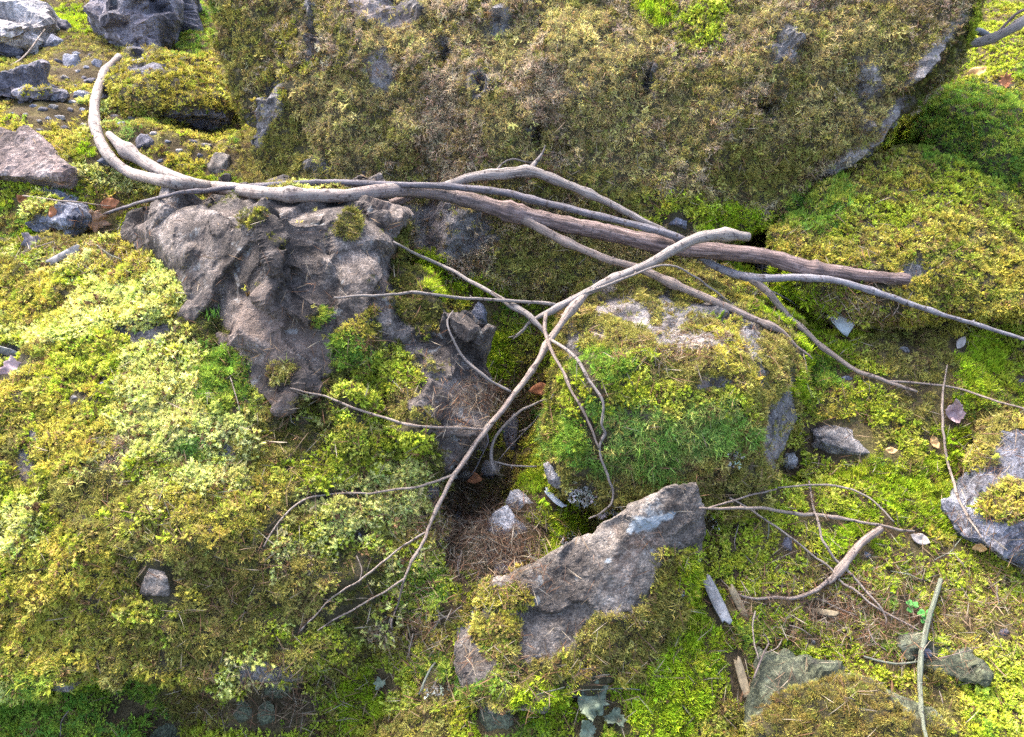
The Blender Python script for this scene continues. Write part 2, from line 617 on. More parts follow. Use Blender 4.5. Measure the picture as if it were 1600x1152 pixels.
BUMPS = [  # photo pixel, radius, height
    (745, 715, 0.13, -0.24), (800, 640, 0.11, -0.18), (825, 555, 0.09, -0.20), (960, 805, 0.10, -0.22), (235, 1105, 0.09, -0.16),
    (1350, 600, 0.17, 0.08), (1060, 340, 0.24, 0.10), (1300, 715, 0.09, -0.06), (1215, 700, 0.08, -0.12), (440, 1115, 0.16, -0.09), (120, 1110, 0.2, -0.07), (560, 1060, 0.1, -0.1),
    (800, 830, 0.16, 0.03), (1480, 560, 0.16, 0.06), (700, 430, 0.12, 0.04), (1100, 1000, 0.2, 0.03),
    (1200, 380, 0.09, -0.5), (1235, 350, 0.09, -0.5), (1270, 322, 0.09, -0.5), (1310, 290, 0.09, -0.55), (1350, 260, 0.09, -0.55), (1385, 235, 0.10, -0.55), (1410, 205, 0.11, -0.5), (1425, 160, 0.12, -0.5), (1470, 110, 0.11, -0.3), (1490, 275, 0.09, -0.4), (1540, 305, 0.09, -0.4), (1440, 220, 0.1, -0.4),
    (90, 330, 0.22, 0.06), (60, 160, 0.35, 0.08), (220, 250, 0.25, 0.02), (310, 205, 0.13, -0.10), (650, 1000, 0.15, 0.04), (1420, 200, 0.12, -0.2),
]
_BC = [(ground_at(b[0], b[1]), b[2], b[3]) for b in BUMPS]


def ground_z(x, y):
    p = np.stack([x, y, np.zeros_like(x)], 1)
    near = smooth01(-np.hypot(x, y - 2.5), -14, -5)
    z = plane_z(y) + 0.055 * fbm(p, 1.7, 3, 91) + near * 0.026 * fbm(p, 6.5, 4, 77)
    w, _, _ = voro(p, 13, 55)
    z = z + near * 0.016 * (0.8 - w)
    for c, r, h in _BC:
        z = z + h * np.exp(-((x - c[0]) ** 2 + (y - c[1]) ** 2) / (r * r))
    return z


def axis(lo, hi, step, far):
    core = np.arange(lo, hi + 1e-6, step)
    g = step * np.cumsum(1.35 ** np.arange(1, 40))
    g = g[g < far]
    return np.concatenate([lo - g[::-1], core, hi + g])


gx, gy = axis(-2.9, 2.4, 0.018, 120), axis(0.9, 5.2, 0.018, 120)
GX, GY = np.meshgrid(gx, gy)
gv = np.stack([GX.ravel(), GY.ravel(), ground_z(GX.ravel(), GY.ravel())], 1)
nx, ny = len(gx), len(gy)
ii = (np.arange(ny - 1)[:, None] * nx + np.arange(nx - 1)[None, :]).ravel()
gf = np.stack([ii, ii + 1, ii + 1 + nx, ii + nx], 1)
ground = mesh_np('ground', gv, gf, M['soil'], origin=np.zeros(3))
ground['kind'] = 'structure'
SOLIDS.append((gv, gf))
_gn = normals_np(gv, gf)
_gpx, _gpy, _gd = proj(gv)
_gm = 1.0 + 0.75 * fbm(gv, 4.2, 4, 201)
_litter_gaps = [(760, 620, 90, 40), (740, 840, 90, 50), (650, 950, 60, 60), (1330, 480, 70, 30), (1290, 945, 60, 22), (1320, 1000, 60, 22), (1300, 715, 60, 20), (1240, 870, 40, 30), (120, 400, 130, 25), (60, 345, 60, 30),
           (60, 170, 60, 25), (130, 100, 60, 20), (420, 1100, 80, 40), (200, 1110, 60, 20), (1150, 1060, 30, 60), (1540, 720, 50, 60), (750, 740, 70, 50), (1405, 205, 40, 50), (1205, 385, 22, 34), (1250, 335, 26, 26), (1310, 285, 40, 24), (1445, 140, 24, 50)]  # crevice spots here drop the moss so dark soil stands in for shade
_gm = _gm - 1.0 * blobsum(_gpx, _gpy, _litter_gaps, fbm(gv, 9, 3, 202) * 0.4)
MOSSY.append(dict(obj=None, v=gv, f=gf, m=smooth01(_gm, -0.1, 0.5), default='ground', seed=300, density=1.0))

# ------------------------------------------------------------------ boulders
COVER = dict(base=0.75, up=0.25, noise=0.55)
rock('boulder', [[(325, -260, 2.85), (332, -60, 2.74), (340, 60, 2.70), (352, 160, 2.69), (400, 288, 2.70), (520, 330, 2.63), (620, 385, 2.60), (760, 440, 2.56), (890, 462, 2.55),
                  (1060, 415, 2.56), (1188, 352, 2.58), (1290, 276, 2.57), (1392, 190, 2.56), (1472, 80, 2.55), (1512, -5, 2.54), (1570, -260, 2.65),
                  (600, 100, 2.56), (1000, 130, 2.47), (1250, 60, 2.46), (800, 330, 2.52), (1100, 300, 2.50), (1500, 30, 2.75), (1440, 125, 2.75), (1370, 212, 2.74), (1275, 292, 2.72)]],
     M['grey'], 0.015, 'huge mossy boulder filling the top of the photo, golden brown moss with bare patches', thick=1.1, drop=0.0, rough=0.05, fac=(5, 0.34), fine=0.009, lumps=0.012, soft=1,
     pits=[(1012, 128, 11, 30), (750, 134, 9, 15), (838, 215, 9, 18), (1195, 168, 22, 12), (490, 60, 10, 34), (690, 82, 10, 22), (398, 200, 9, 18), (880, 232, 14, 8)],
     moss=dict(base=0.62, up=0.25, noise=0.75, nf=5.0, bare=[(425, 158, 24, 36), (595, 112, 26, 36), (692, 352, 60, 42), (612, 18, 45, 24), (782, 34, 26, 26), (1012, 128, 12, 30), (750, 132, 10, 16), (1238, 70, 22, 16),
                                               (1388, 205, 12, 66, 30), (1310, 262, 8, 50, 55), (490, 60, 10, 36), (690, 80, 9, 22), (1445, 90, 7, 50, 38), (400, 200, 16, 25),
                                               (500, 262, 24, 10), (838, 215, 9, 18), (1195, 170, 22, 12)]),
     default='gold', seed=11, density=1.15)

rock('mossy_boulder', [[(1430, 234, 2.66), (1350, 264, 2.62), (1285, 307, 2.56), (1222, 378, 2.52), (1225, 440, 2.44), (1330, 475, 2.38), (1440, 490, 2.36), (1600, 485, 2.33), (1720, 480, 2.35),
                        (1595, 340, 2.56), (1500, 274, 2.62), (1720, 400, 2.55), (1480, 400, 2.36), (1350, 370, 2.44), (1440, 320, 2.50)]],
     M['grey'], 0.013, 'sloping wedge boulder with yellow green moss at the right edge', thick=0.6, rough=0.03, lumps=0.02, fac=(5, 0.15),
     moss=dict(base=0.8, up=0.3, noise=0.5, bare=[(1425, 428, 30, 16), (1386, 357, 9, 9), (1440, 360, 9, 10), (1205, 400, 12, 40)]), default='yellow', seed=23)

rock('mossy_boulder', [[(1450, 165, 3.20), (1520, 128, 3.30), (1620, 110, 3.35), (1446, 220, 3.10), (1470, 275, 3.04), (1540, 320, 3.00), (1610, 355, 2.94), (1520, 190, 2.98), (1720, 200, 3.05), (1720, 360, 2.90), (1600, 230, 2.90), (1540, 260, 2.92)]],
     M['grey'], 0.015, 'rounded bright green mossy boulder beside the crevice of the huge boulder', thick=0.6, rough=0.03, lumps=0.02, fac=None,
     moss=dict(base=1.0, up=0.3, noise=0.4), default='green', seed=29)

rock('mossy_boulder', [[(905, 432, 2.52), (1000, 418, 2.54), (1110, 425, 2.52), (1180, 440, 2.50), (1238, 505, 2.42), (1252, 590, 2.30), (1240, 655, 2.26), (1196, 730, 2.16), (1188, 788, 2.12),
                        (1080, 800, 2.06), (960, 792, 2.06), (885, 768, 2.08), (860, 700, 2.10), (860, 610, 2.14), (880, 560, 2.20), (893, 480, 2.38), (1000, 562, 2.03), (1120, 566, 2.03), (1185, 585, 2.07), (930, 590, 2.02), (1060, 640, 2.00), (1165, 650, 2.03), (895, 700, 2.04), (1165, 740, 2.07)]],
     M['grey'], 0.0095, 'rounded boulder in the middle, bare rock on top and fresh green moss in front', thick=0.42, drop=0.08, rough=0.025, lumps=0.018, fac=(7, 0.22),
     moss=dict(base=0.55, up=0.1, noise=0.55, bare=[(985, 500, 40, 20, 15), (1095, 538, 62, 14, 10), (1110, 490, 36, 11), (1170, 530, 16, 32), (930, 530, 28, 14), (1210, 660, 20, 60, 15), (1050, 505, 22, 14), (950, 450, 16, 12), (1040, 470, 14, 16), (1110, 600, 24, 10), (905, 555, 14, 22), (1190, 590, 14, 20)]),
     default='centre', seed=37, density=1.2)

crag = rock('craggy_boulder', [
    [(195, 352, 2.36), (240, 336, 2.48), (330, 302, 2.58), (410, 294, 2.62), (548, 302, 2.58), (592, 345, 2.42), (250, 372, 2.24), (330, 335, 2.20), (405, 350, 2.09), (470, 348, 2.08), (545, 338, 2.14), (600, 385, 2.18),
     (345, 420, 2.14), (336, 495, 2.13), (384, 597, 2.04), (432, 648, 2.005), (525, 572, 2.05), (612, 540, 2.10), (470, 460, 2.06)],
    [(540, 375, 2.13), (598, 388, 2.15), (616, 480, 2.09), (610, 545, 2.08), (540, 572, 2.06), (522, 480, 2.05), (575, 430, 2.06)],
    [(620, 420, 2.22), (665, 430, 2.25), (720, 510, 2.18), (762, 605, 2.14), (760, 665, 2.11), (705, 738, 2.06), (640, 748, 2.03), (635, 650, 2.02), (600, 560, 2.10), (690, 600, 2.07), (735, 690, 2.07)],
    [(400, 460, 2.22), (660, 500, 2.24), (700, 700, 2.16), (450, 640, 2.12), (560, 560, 2.12), (600, 690, 2.07), (480, 720, 2.05)],
], M['crag'], 0.0065, 'craggy grey boulder with broken faces and moss clumps under the fallen log', thick=0.5, drop=0.1, rough=0.006, fac=(4.5, 0.20), fine=0.002, soft=1, lumps=0.010, blocks=(60, 0.062),
    moss=dict(base=-0.62, up=0.15, noise=0.55, nf=11.0, grow=[(590, 595, 72, 62), (625, 645, 20, 26), (560, 545, 40, 30), (648, 465, 24, 66, -18), (505, 492, 12, 20), (470, 303, 44, 7), (446, 582, 13, 8), (540, 708, 85, 32), (395, 342, 14, 7), 
                                                     (640, 395, 26, 30), (520, 640, 60, 24), (660, 770, 30, 60), (545, 350, 12, 14)]),
    default='crag', seed=41, density=1.25)

rock('mossy_boulder', [[(-160, 430, 2.50), (-20, 400, 2.56), (100, 392, 2.58), (220, 385, 2.44), (318, 432, 2.28), (360, 530, 2.19), (375, 630, 2.11), (560, 705, 2.06), (690, 740, 2.10), (700, 830, 2.04), (672, 920, 1.99),
                        (600, 990, 1.93), (470, 1045, 1.86), (260, 1062, 1.81), (40, 1078, 1.81), (-160, 1060, 1.84), (-160, 700, 2.05), (60, 560, 2.18), (230, 540, 2.12), (90, 860, 1.83), (300, 840, 1.82), (520, 850, 1.90), (200, 700, 1.96), (440, 740, 1.97)]],
     M['grey'], 0.011, 'broad boulder at lower left fully padded with pale and olive moss', thick=0.5, drop=0.12, rough=0.035, lumps=0.026, fac=(5, 0.2),
     moss=dict(base=0.85, up=0.1, noise=0.45, bare=[(212, 528, 36, 16), (255, 520, 20, 14), (45, 745, 22, 42), (352, 702, 16, 16), (120, 1068, 60, 14), (250, 1062, 50, 16), (682, 770, 14, 60), (60, 690, 16, 16), (85, 790, 14, 12), (400, 1040, 50, 12), (20, 560, 26, 14)]),
     default='left', seed=53, density=1.15)

rock('pointed_slab_rock', [
    [(740, 935, 1.95), (820, 893, 1.91), (905, 872, 1.885), (965, 855, 1.865), (1005, 795, 1.875), (1045, 758, 1.885), (1085, 756, 1.905), (1098, 790, 1.91), (1094, 860, 1.92), (1078, 950, 1.925), (1000, 1045, 1.90), (900, 1085, 1.87), (790, 1085, 1.87), (745, 1020, 1.92), (960, 960, 1.87), (850, 960, 1.88)],
    [(700, 960, 1.99), (745, 930, 2.00), (760, 1060, 1.86), (730, 1050, 1.88), (860, 1110, 1.82), (760, 1120, 1.84)]],
    M['slab'], 0.006, 'pointed grey slab with a white lichen patch, standing in the foreground', cat='rock', thick=0.12, drop=0.09, rough=0.008, fac=(5, 0.10), fine=0.004, lumps=0.015, soft=1,
    moss=dict(base=-0.7, up=0.1, noise=0.4, grow=[(1045, 905, 26, 44, 20), (985, 985, 120, 36, -33), (890, 1050, 130, 28, -14), (790, 932, 44, 24, -20), (775, 985, 30, 40), (800, 1080, 70, 20)]),
    default='olive', seed=61, lichen=[(1012, 815, 22, 12, -30), (985, 830, 5, 4), (1040, 805, 12, 5, -20), (1060, 930, 8, 14, -30), (950, 875, 4, 4)], density=1.2)

rock('rock', [[(1520, 745, 2.14), (1560, 668, 2.24), (1620, 640, 2.26), (1505, 790, 2.10), (1530, 842, 2.06), (1590, 862, 2.02), (1740, 690, 2.2), (1740, 900, 2.0), (1620, 760, 2.06)]],
     M['blue'], 0.009, 'pale blue grey rock cut off by the right edge, moss on its side', cat='rock', thick=0.3, rough=0.02, fac=(8, 0.4), fine=0.007,
     moss=dict(base=-0.5, up=0.1, noise=0.5, grow=[(1590, 790, 40, 26), (1530, 690, 20, 30), (1600, 660, 30, 12)]), default='yellow', seed=71)

rock('rock', [[(1188, 1015, 1.93), (1182, 1090, 1.84), (1190, 1200, 1.75), (1230, 1018, 1.93), (1300, 1050, 1.89), (1390, 1092, 1.84), (1470, 1140, 1.79), (1480, 1200, 1.74), (1320, 1110, 1.80), (1250, 1090, 1.82)]],
     M['green'], 0.009, 'green tinged rock with a moss cap at the bottom right', cat='rock', thick=0.25, rough=0.012, fac=(7, 0.2), fine=0.005, lumps=0.02,
     moss=dict(base=-0.8, noise=0.3, grow=[(1300, 1120, 90, 36, 12), (1240, 1140, 50, 30), (1400, 1150, 60, 20)]), default='bronze', seed=73)
rock('rock', [[(1412, 1000, 1.965), (1450, 990, 1.97), (1520, 1010, 1.95), (1552, 1055, 1.90), (1535, 1078, 1.88), (1460, 1050, 1.91), (1420, 1030, 1.93)]],
     M['green'], 0.008, 'low flat greenish stone with needles, beside the upright green stick', cat='rock', thick=0.12, rough=0.008, fac=(8, 0.2), fine=0.004,
     moss=dict(base=-0.6, noise=0.5, grow=[(1440, 1060, 30, 16)]), default='bronze', seed=75)

# -------- upper left scree
rock('dark_boulder', [[(112, -60, 3.82), (122, 0, 3.72), (150, 42, 3.62), (205, 74, 3.57), (232, 76, 3.60), (262, 40, 3.72), (282, 5, 3.82), (275, -60, 3.92), (205, 0, 3.55)]],
     M['dark'], 0.02, 'large dark angular boulder at the top left edge of the photo', thick=0.7, rough=0.02, fac=(4, 0.35), fine=0.008, seed=81)
rock('pale_ledge', [[(-60, 10, 3.80), (10, 0, 3.90), (70, 14, 3.90), (78, 30, 3.80), (30, 52, 3.60), (-60, 62, 3.55), (-60, 20, 3.70)]],
     M['pale'], 0.02, 'pale flat ledge of rock in the top left corner', cat='rock', thick=0.5, rough=0.02, fac=(5, 0.3), fine=0.008,
     moss=dict(base=-0.9, up=0.5, noise=0.6), default='scree', seed=83)
rock('mossy_mound_rock', [[(165, 100, 3.40), (210, 76, 3.55), (250, 82, 3.55), (310, 100, 3.45), (345, 150, 3.20), (352, 180, 3.10), (300, 180, 3.05), (240, 165, 3.05), (185, 160, 3.15), (168, 130, 3.25), (260, 130, 3.15)]],
     M['dark'], 0.014, 'low mound of rock under yellow moss behind the bent branch', cat='rock', thick=0.4, drop=0.0, rough=0.03, fac=(6, 0.3), lumps=0.02,
     moss=dict(base=0.55, up=0.3, noise=0.55, bare=[(215, 92, 12, 20), (180, 95, 10, 18), (300, 185, 60, 10), (345, 185, 20, 8), (230, 112, 26, 6)]), default='scree', seed=85)
rock('red_boulder', [[(-80, 190, 2.84), (0, 192, 2.84), (60, 212, 2.78), (108, 250, 2.70), (98, 278, 2.64), (0, 272, 2.70), (-80, 275, 2.70), (20, 235, 2.72)]],
     M['red'], 0.012, 'smooth reddish brown boulder cut off by the left edge', thick=0.35, rough=0.012, fac=(5, 0.12), fine=0.005, seed=87)
rock('dark_outcrop', [[(-60, 110, 3.30), (0, 108, 3.30), (45, 108, 3.25), (85, 125, 3.20), (106, 146, 3.10), (60, 146, 3.05), (0, 140, 3.05), (-60, 145, 3.05)]],
     M['dark'], 0.014, 'dark knobbly outcrop near the left edge, above the reddish boulder', cat='rock', thick=0.35, rough=0.03, fac=(7, 0.5), fine=0.01,
     moss=dict(base=-0.7, up=0.5, noise=0.5), default='scree', seed=89)
rock('ledge_stone', [[(85, 285, 2.76), (120, 280, 2.78), (135, 300, 2.72), (128, 335, 2.62), (100, 345, 2.58), (75, 325, 2.62), (60, 350, 2.6), (40, 320, 2.68)]],
     M['blue'], 0.01, 'blue grey stone in the moss left of the craggy boulder', cat='stone', thick=0.25, rough=0.015, fac=(8, 0.35), fine=0.006,
     moss=dict(base=-0.5, noise=0.5, grow=[(60, 320, 20, 16)]), default='scree', seed=91)

# ------------------------------------------------------------------ raycasts on what stands so far
def make_bvh():
    vs, fs, k = [], [], 0
    for v, f in SOLIDS:
        vs.append(v)
        fs.append(f + k)
        k += len(v)
    vs, fs = np.concatenate(vs), np.concatenate(fs)
    return BVHTree.FromPolygons(vs.tolist(), fs.tolist())


BVH = make_bvh()
ROCKS = [(v.min(0), v.max(0), BVHTree.FromPolygons(v.tolist(), f.tolist()), v) for v, f in SOLIDS if v is not gv]


def hit(px, py):
    d = Vector(FW + (px - 800) / FPX * RT + (576 - py) / FPX * UP)
    h = BVH.ray_cast(Vector(CAM), d.normalized())
    if h[0] is None:
        return None, None
    return float((np.array(h[0]) - CAM) @ FW), h[1]


# ------------------------------------------------------------------ loose stones
def stone(name, px, py, w, h, mat, label, cat='stone', seed=0, flat=0.8, sink=0.3, group=None, rot=0.0, sub=3, sharp=0.5):
    rg = np.random.default_rng(seed + 1000)
    d, nrm = hit(px, py)
    rx, rz = w / 2 * d / FPX, h / 2 * d / FPX
    ry = (rx + rz) * 0.5 * flat
    n = 22
    u = rg.normal(size=(n, 3))
    u /= np.linalg.norm(u, axis=1, keepdims=True)
    u *= rg.uniform(0.85, 1.1, (n, 1))
    bm = bmesh.new()
    hull_bm(bm, u)
    bmesh.ops.triangulate(bm, faces=bm.faces)
    for _ in range(sub):
        bmesh.ops.subdivide_edges(bm, edges=bm.edges, cuts=1, use_grid_fill=True)
    bmesh.ops.smooth_vert(bm, verts=bm.verts, factor=0.5, use_axis_x=True, use_axis_y=True, use_axis_z=True)
    bmesh.ops.triangulate(bm, faces=bm.faces)
    bm.verts.index_update()
    v = np.array([x.co for x in bm.verts])
    f = [[x.index for x in q.verts] for q in bm.faces]
    bm.free()
    v = v * (1 + 0.10 * fbm(v, 2.4, 4, seed) * 1.0)[:, None]
    v = v + v * (facet(v, 1.3, 0.22 * sharp, seed))[:, None]
    ca, sa = math.cos(rot), math.sin(rot)
    loc = np.stack([v[:, 0] * rx, v[:, 1] * ry, v[:, 2] * rz], 1)
    x = loc[:, 0] * ca - loc[:, 2] * sa
    z = loc[:, 0] * sa + loc[:, 2] * ca
    c = P(px, py, d) + FW * (sink * ry)
    wv = c + x[:, None] * RT + loc[:, 1][:, None] * FW + z[:, None] * UP
    fa = np.array(f)
    o = mesh_np(name, wv, fa if len(wv) >= 2000 else f, mat, attrs={'moss': np.zeros(len(wv)), 'lichen': np.zeros(len(wv))})
    tag(o, label, cat, group)
    PRESS.extend((q, 0.004) for q in wv[::6])
    return o


stone('stone', 1318, 692, 120, 56, M['grey'], 'long grey stone in the moss right of the middle boulder', seed=1, flat=0.6, rot=-0.2, sub=4)
stone('stone', 1236, 722, 26, 34, M['pale'], 'small upright pale stone left of the long grey stone', seed=2)
stone('stone', 786, 888, 42, 34, M['blue'], 'small rounded grey stone behind the left end of the pointed slab', seed=3)
stone('stone', 790, 832, 64, 78, M['pale'], 'flat pale stone lying among needles left of the bright moss', seed=4, flat=0.4, rot=0.3, sub=4)
stone('stone', 812, 786, 52, 56, M['pale'], 'tan stone with a mossy top below the hollow', seed=5, flat=0.5, rot=0.6)
stone('stone', 868, 742, 50, 50, M['pale'], 'pale stone wedged under the left foot of the middle boulder', seed=6, flat=0.6, rot=0.5)
stone('stone', 748, 497, 34, 50, M['blue'], 'rounded grey stone in the gully beside the bright moss strip', seed=7)
stone('stone', 246, 912, 66, 58, M['slab'], 'brown stone lump poking out of the lower left moss', seed=8, sink=0.6)
stone('stone', 800, 690, 40, 90, M['dark'], 'dark narrow stone at the back of the hollow', seed=9, flat=0.5)
stone('stone', 432, 1078, 80, 36, M['green'], 'tilted greenish slab at the foot of the lower left boulder', seed=10, flat=0.5, rot=0.5, sub=4)
stone('stone', 378, 1118, 34, 56, M['green'], 'upright green stone chip at the bottom, left of the tilted slab', seed=11, flat=0.5, rot=0.2)
stone('stone', 415, 1120, 34, 50, M['green'], 'small green stone chip just under the tilted slab', seed=12, flat=0.5, rot=-0.3)
stone('stone', 245, 1148, 76, 40, M['green'], 'smooth green stone cut off by the bottom edge at left', seed=13, flat=0.6, rot=-0.3)
stone('stone', 775, 1130, 60, 60, M['green'], 'weathered green stone below the pointed slab at the bottom edge', seed=14, flat=0.6)
stone('stone', 1232, 856, 18, 34, M['dark'], 'narrow dark stone chip among the sticks on the right', seed=15, sink=0.5)
stone('stone', 1057, 350, 38, 24, M['blue'], 'blue grey stone showing in the moss above the long log', seed=16, sink=0.5)
stone('stone', 1445, 1022, 24, 18, M['blue'], 'tiny bluish pebble touching the upright green stick', seed=17)
stone('stone', 345, 262, 46, 52, M['slab'], 'small pointed stone standing behind the log at the left', seed=18, flat=0.6, sink=0.2)
stone('stone', 222, 228, 36, 40, M['dark'], 'dark block of stone right behind the forked pale stem', seed=19)
stone('stone', 96, 42, 32, 26, M['dark'], 'dark stone left of the large dark angular boulder', seed=20)
stone('stone', 12, 74, 44, 36, M['dark'], 'purple grey stone under the pale ledge at the left edge', seed=21)
stone('stone', 84, 68, 40, 32, M['blue'], 'smooth grey stone between the pale ledge and the dark outcrop', seed=22)
stone('stone', 108, 100, 46, 34, M['blue'], 'blue black stone left of the top of the bent branch', seed=23)
stone('stone', 126, 150, 34, 22, M['blue'], 'flat bluish stone touching the left side of the bent branch', seed=24)
stone('stone', 140, 128, 30, 16, M['dark'], 'dark flat stone just above the flat bluish stone', seed=25)
stone('stone', 152, 100, 22, 20, M['blue'], 'small light grey stone by the bend of the branch', seed=26)
stone('stone', 165, 150, 34, 32, M['dark'], 'dark stone tucked right of the bent branch', seed=27)
stone('stone', 160, 252, 36, 14, M['blue'], 'thin flat stone beneath the bend of the pale stem', seed=28)
stone('stone', 333, 188, 30, 14, M['red'], 'thin reddish stone at the mouth of the dark cleft', seed=29)
stone('stone', 62, 350, 44, 26, M['blue'], 'pale grey stone half sunk near the curled brown leaf', seed=30, sink=0.5)
stone('stone', 20, 45, 40, 14, M['pale'], 'thin pale stone at the rim of the corner ledge', seed=31)
stone('stone', 762, 735, 46, 34, M['grey'], 'broken grey stone on the floor of the dark hollow', seed=32, sink=0.1)
stone('stone', 722, 742, 36, 24, M['slab'], 'flat brownish stone at the left of the hollow floor', seed=33, sink=0.1)
for k, (x, y, w, h) in enumerate([(52, 166, 14, 10), (66, 172, 18, 12), (82, 168, 16, 12), (92, 184, 20, 12), (74, 186, 14, 10), (108, 172, 12, 9), (40, 180, 12, 9), (120, 112, 14, 10), (134, 106, 12, 9), (300, 222, 18, 10),
                                  (322, 228, 20, 12), (296, 205, 12, 9), (190, 195, 16, 12), (178, 182, 12, 10), (60, 190, 10, 8), (240, 210, 14, 10), (20, 178, 12, 8), (130, 122, 12, 8),
                                  (30, 92, 14, 10), (58, 84, 12, 9), (118, 84, 16, 10), (140, 88, 14, 9), (100, 122, 16, 10), (116, 136, 14, 9), (84, 152, 18, 12), (34, 160, 16, 10), (12, 156, 14, 10), (112, 160, 14, 9), (128, 172, 12, 9),
                                  (100, 200, 14, 9), (60, 204, 12, 8), (280, 236, 14, 9), (262, 222, 12, 8), (310, 244, 16, 10), (206, 186, 14, 10), (130, 196, 14, 9), (250, 252, 14, 9), (90, 96, 14, 10)]):
    stone('pebble', x, y, w, h, M[('blue', 'dark', 'grey', 'pale')[k % 4]], 'small broken stone scattered in the upper left scree', cat='pebble', seed=60 + k, sub=2, group='small stones of the upper left scree')
for k, (x, y, w, h) in enumerate([(186, 522, 26, 16), (160, 600, 9, 8), (116, 622, 12, 10), (560, 838, 10, 12), (1325, 592, 24, 12), (1412, 548, 26, 16), (1595, 596, 14, 10), (1355, 868, 12, 14), (1270, 1005, 10, 10),
                                  (1570, 990, 20, 14), (715, 812, 18, 30), (690, 770, 14, 24)]):
    stone('pebble', x, y, w, h, M[('dark', 'blue', 'grey')[k % 3]], 'little grey stone showing through the moss carpet', cat='pebble', seed=90 + k, sub=2, group='little stones showing through the moss', sink=0.4)

# ------------------------------------------------------------------ moss, needles and lichen (nobody could count them)
def _blade(out, vals, base, dirv, side, length, width, bend, rgv, segs=2):
    """tapered bent strip"""
    pts = []
    p = np.array(base, float)
    d = np.array(dirv, float)
    d /= np.linalg.norm(d)
    for s in range(segs + 1):
        w = width * (1 - s / segs) if s else width * 0.7
        if s == 1 and segs > 1:
            w = width
        pts.append((p - side * w / 2, p + side * w / 2))
        p = p + d * length / segs
        d = d + bend / segs
        d /= np.linalg.norm(d)
    for s in range(segs):
        a, b = pts[s]
        c, e = pts[s + 1]
        if s == segs - 1:
            out.append((a, b, (c + e) / 2))
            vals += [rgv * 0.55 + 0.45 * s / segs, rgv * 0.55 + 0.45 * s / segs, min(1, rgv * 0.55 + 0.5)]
        else:
            out.append((a, b, e))
            out.append((a, e, c))
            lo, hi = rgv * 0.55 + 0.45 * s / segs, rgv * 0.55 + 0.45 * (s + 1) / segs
            vals += [lo, lo, hi, lo, hi, hi]


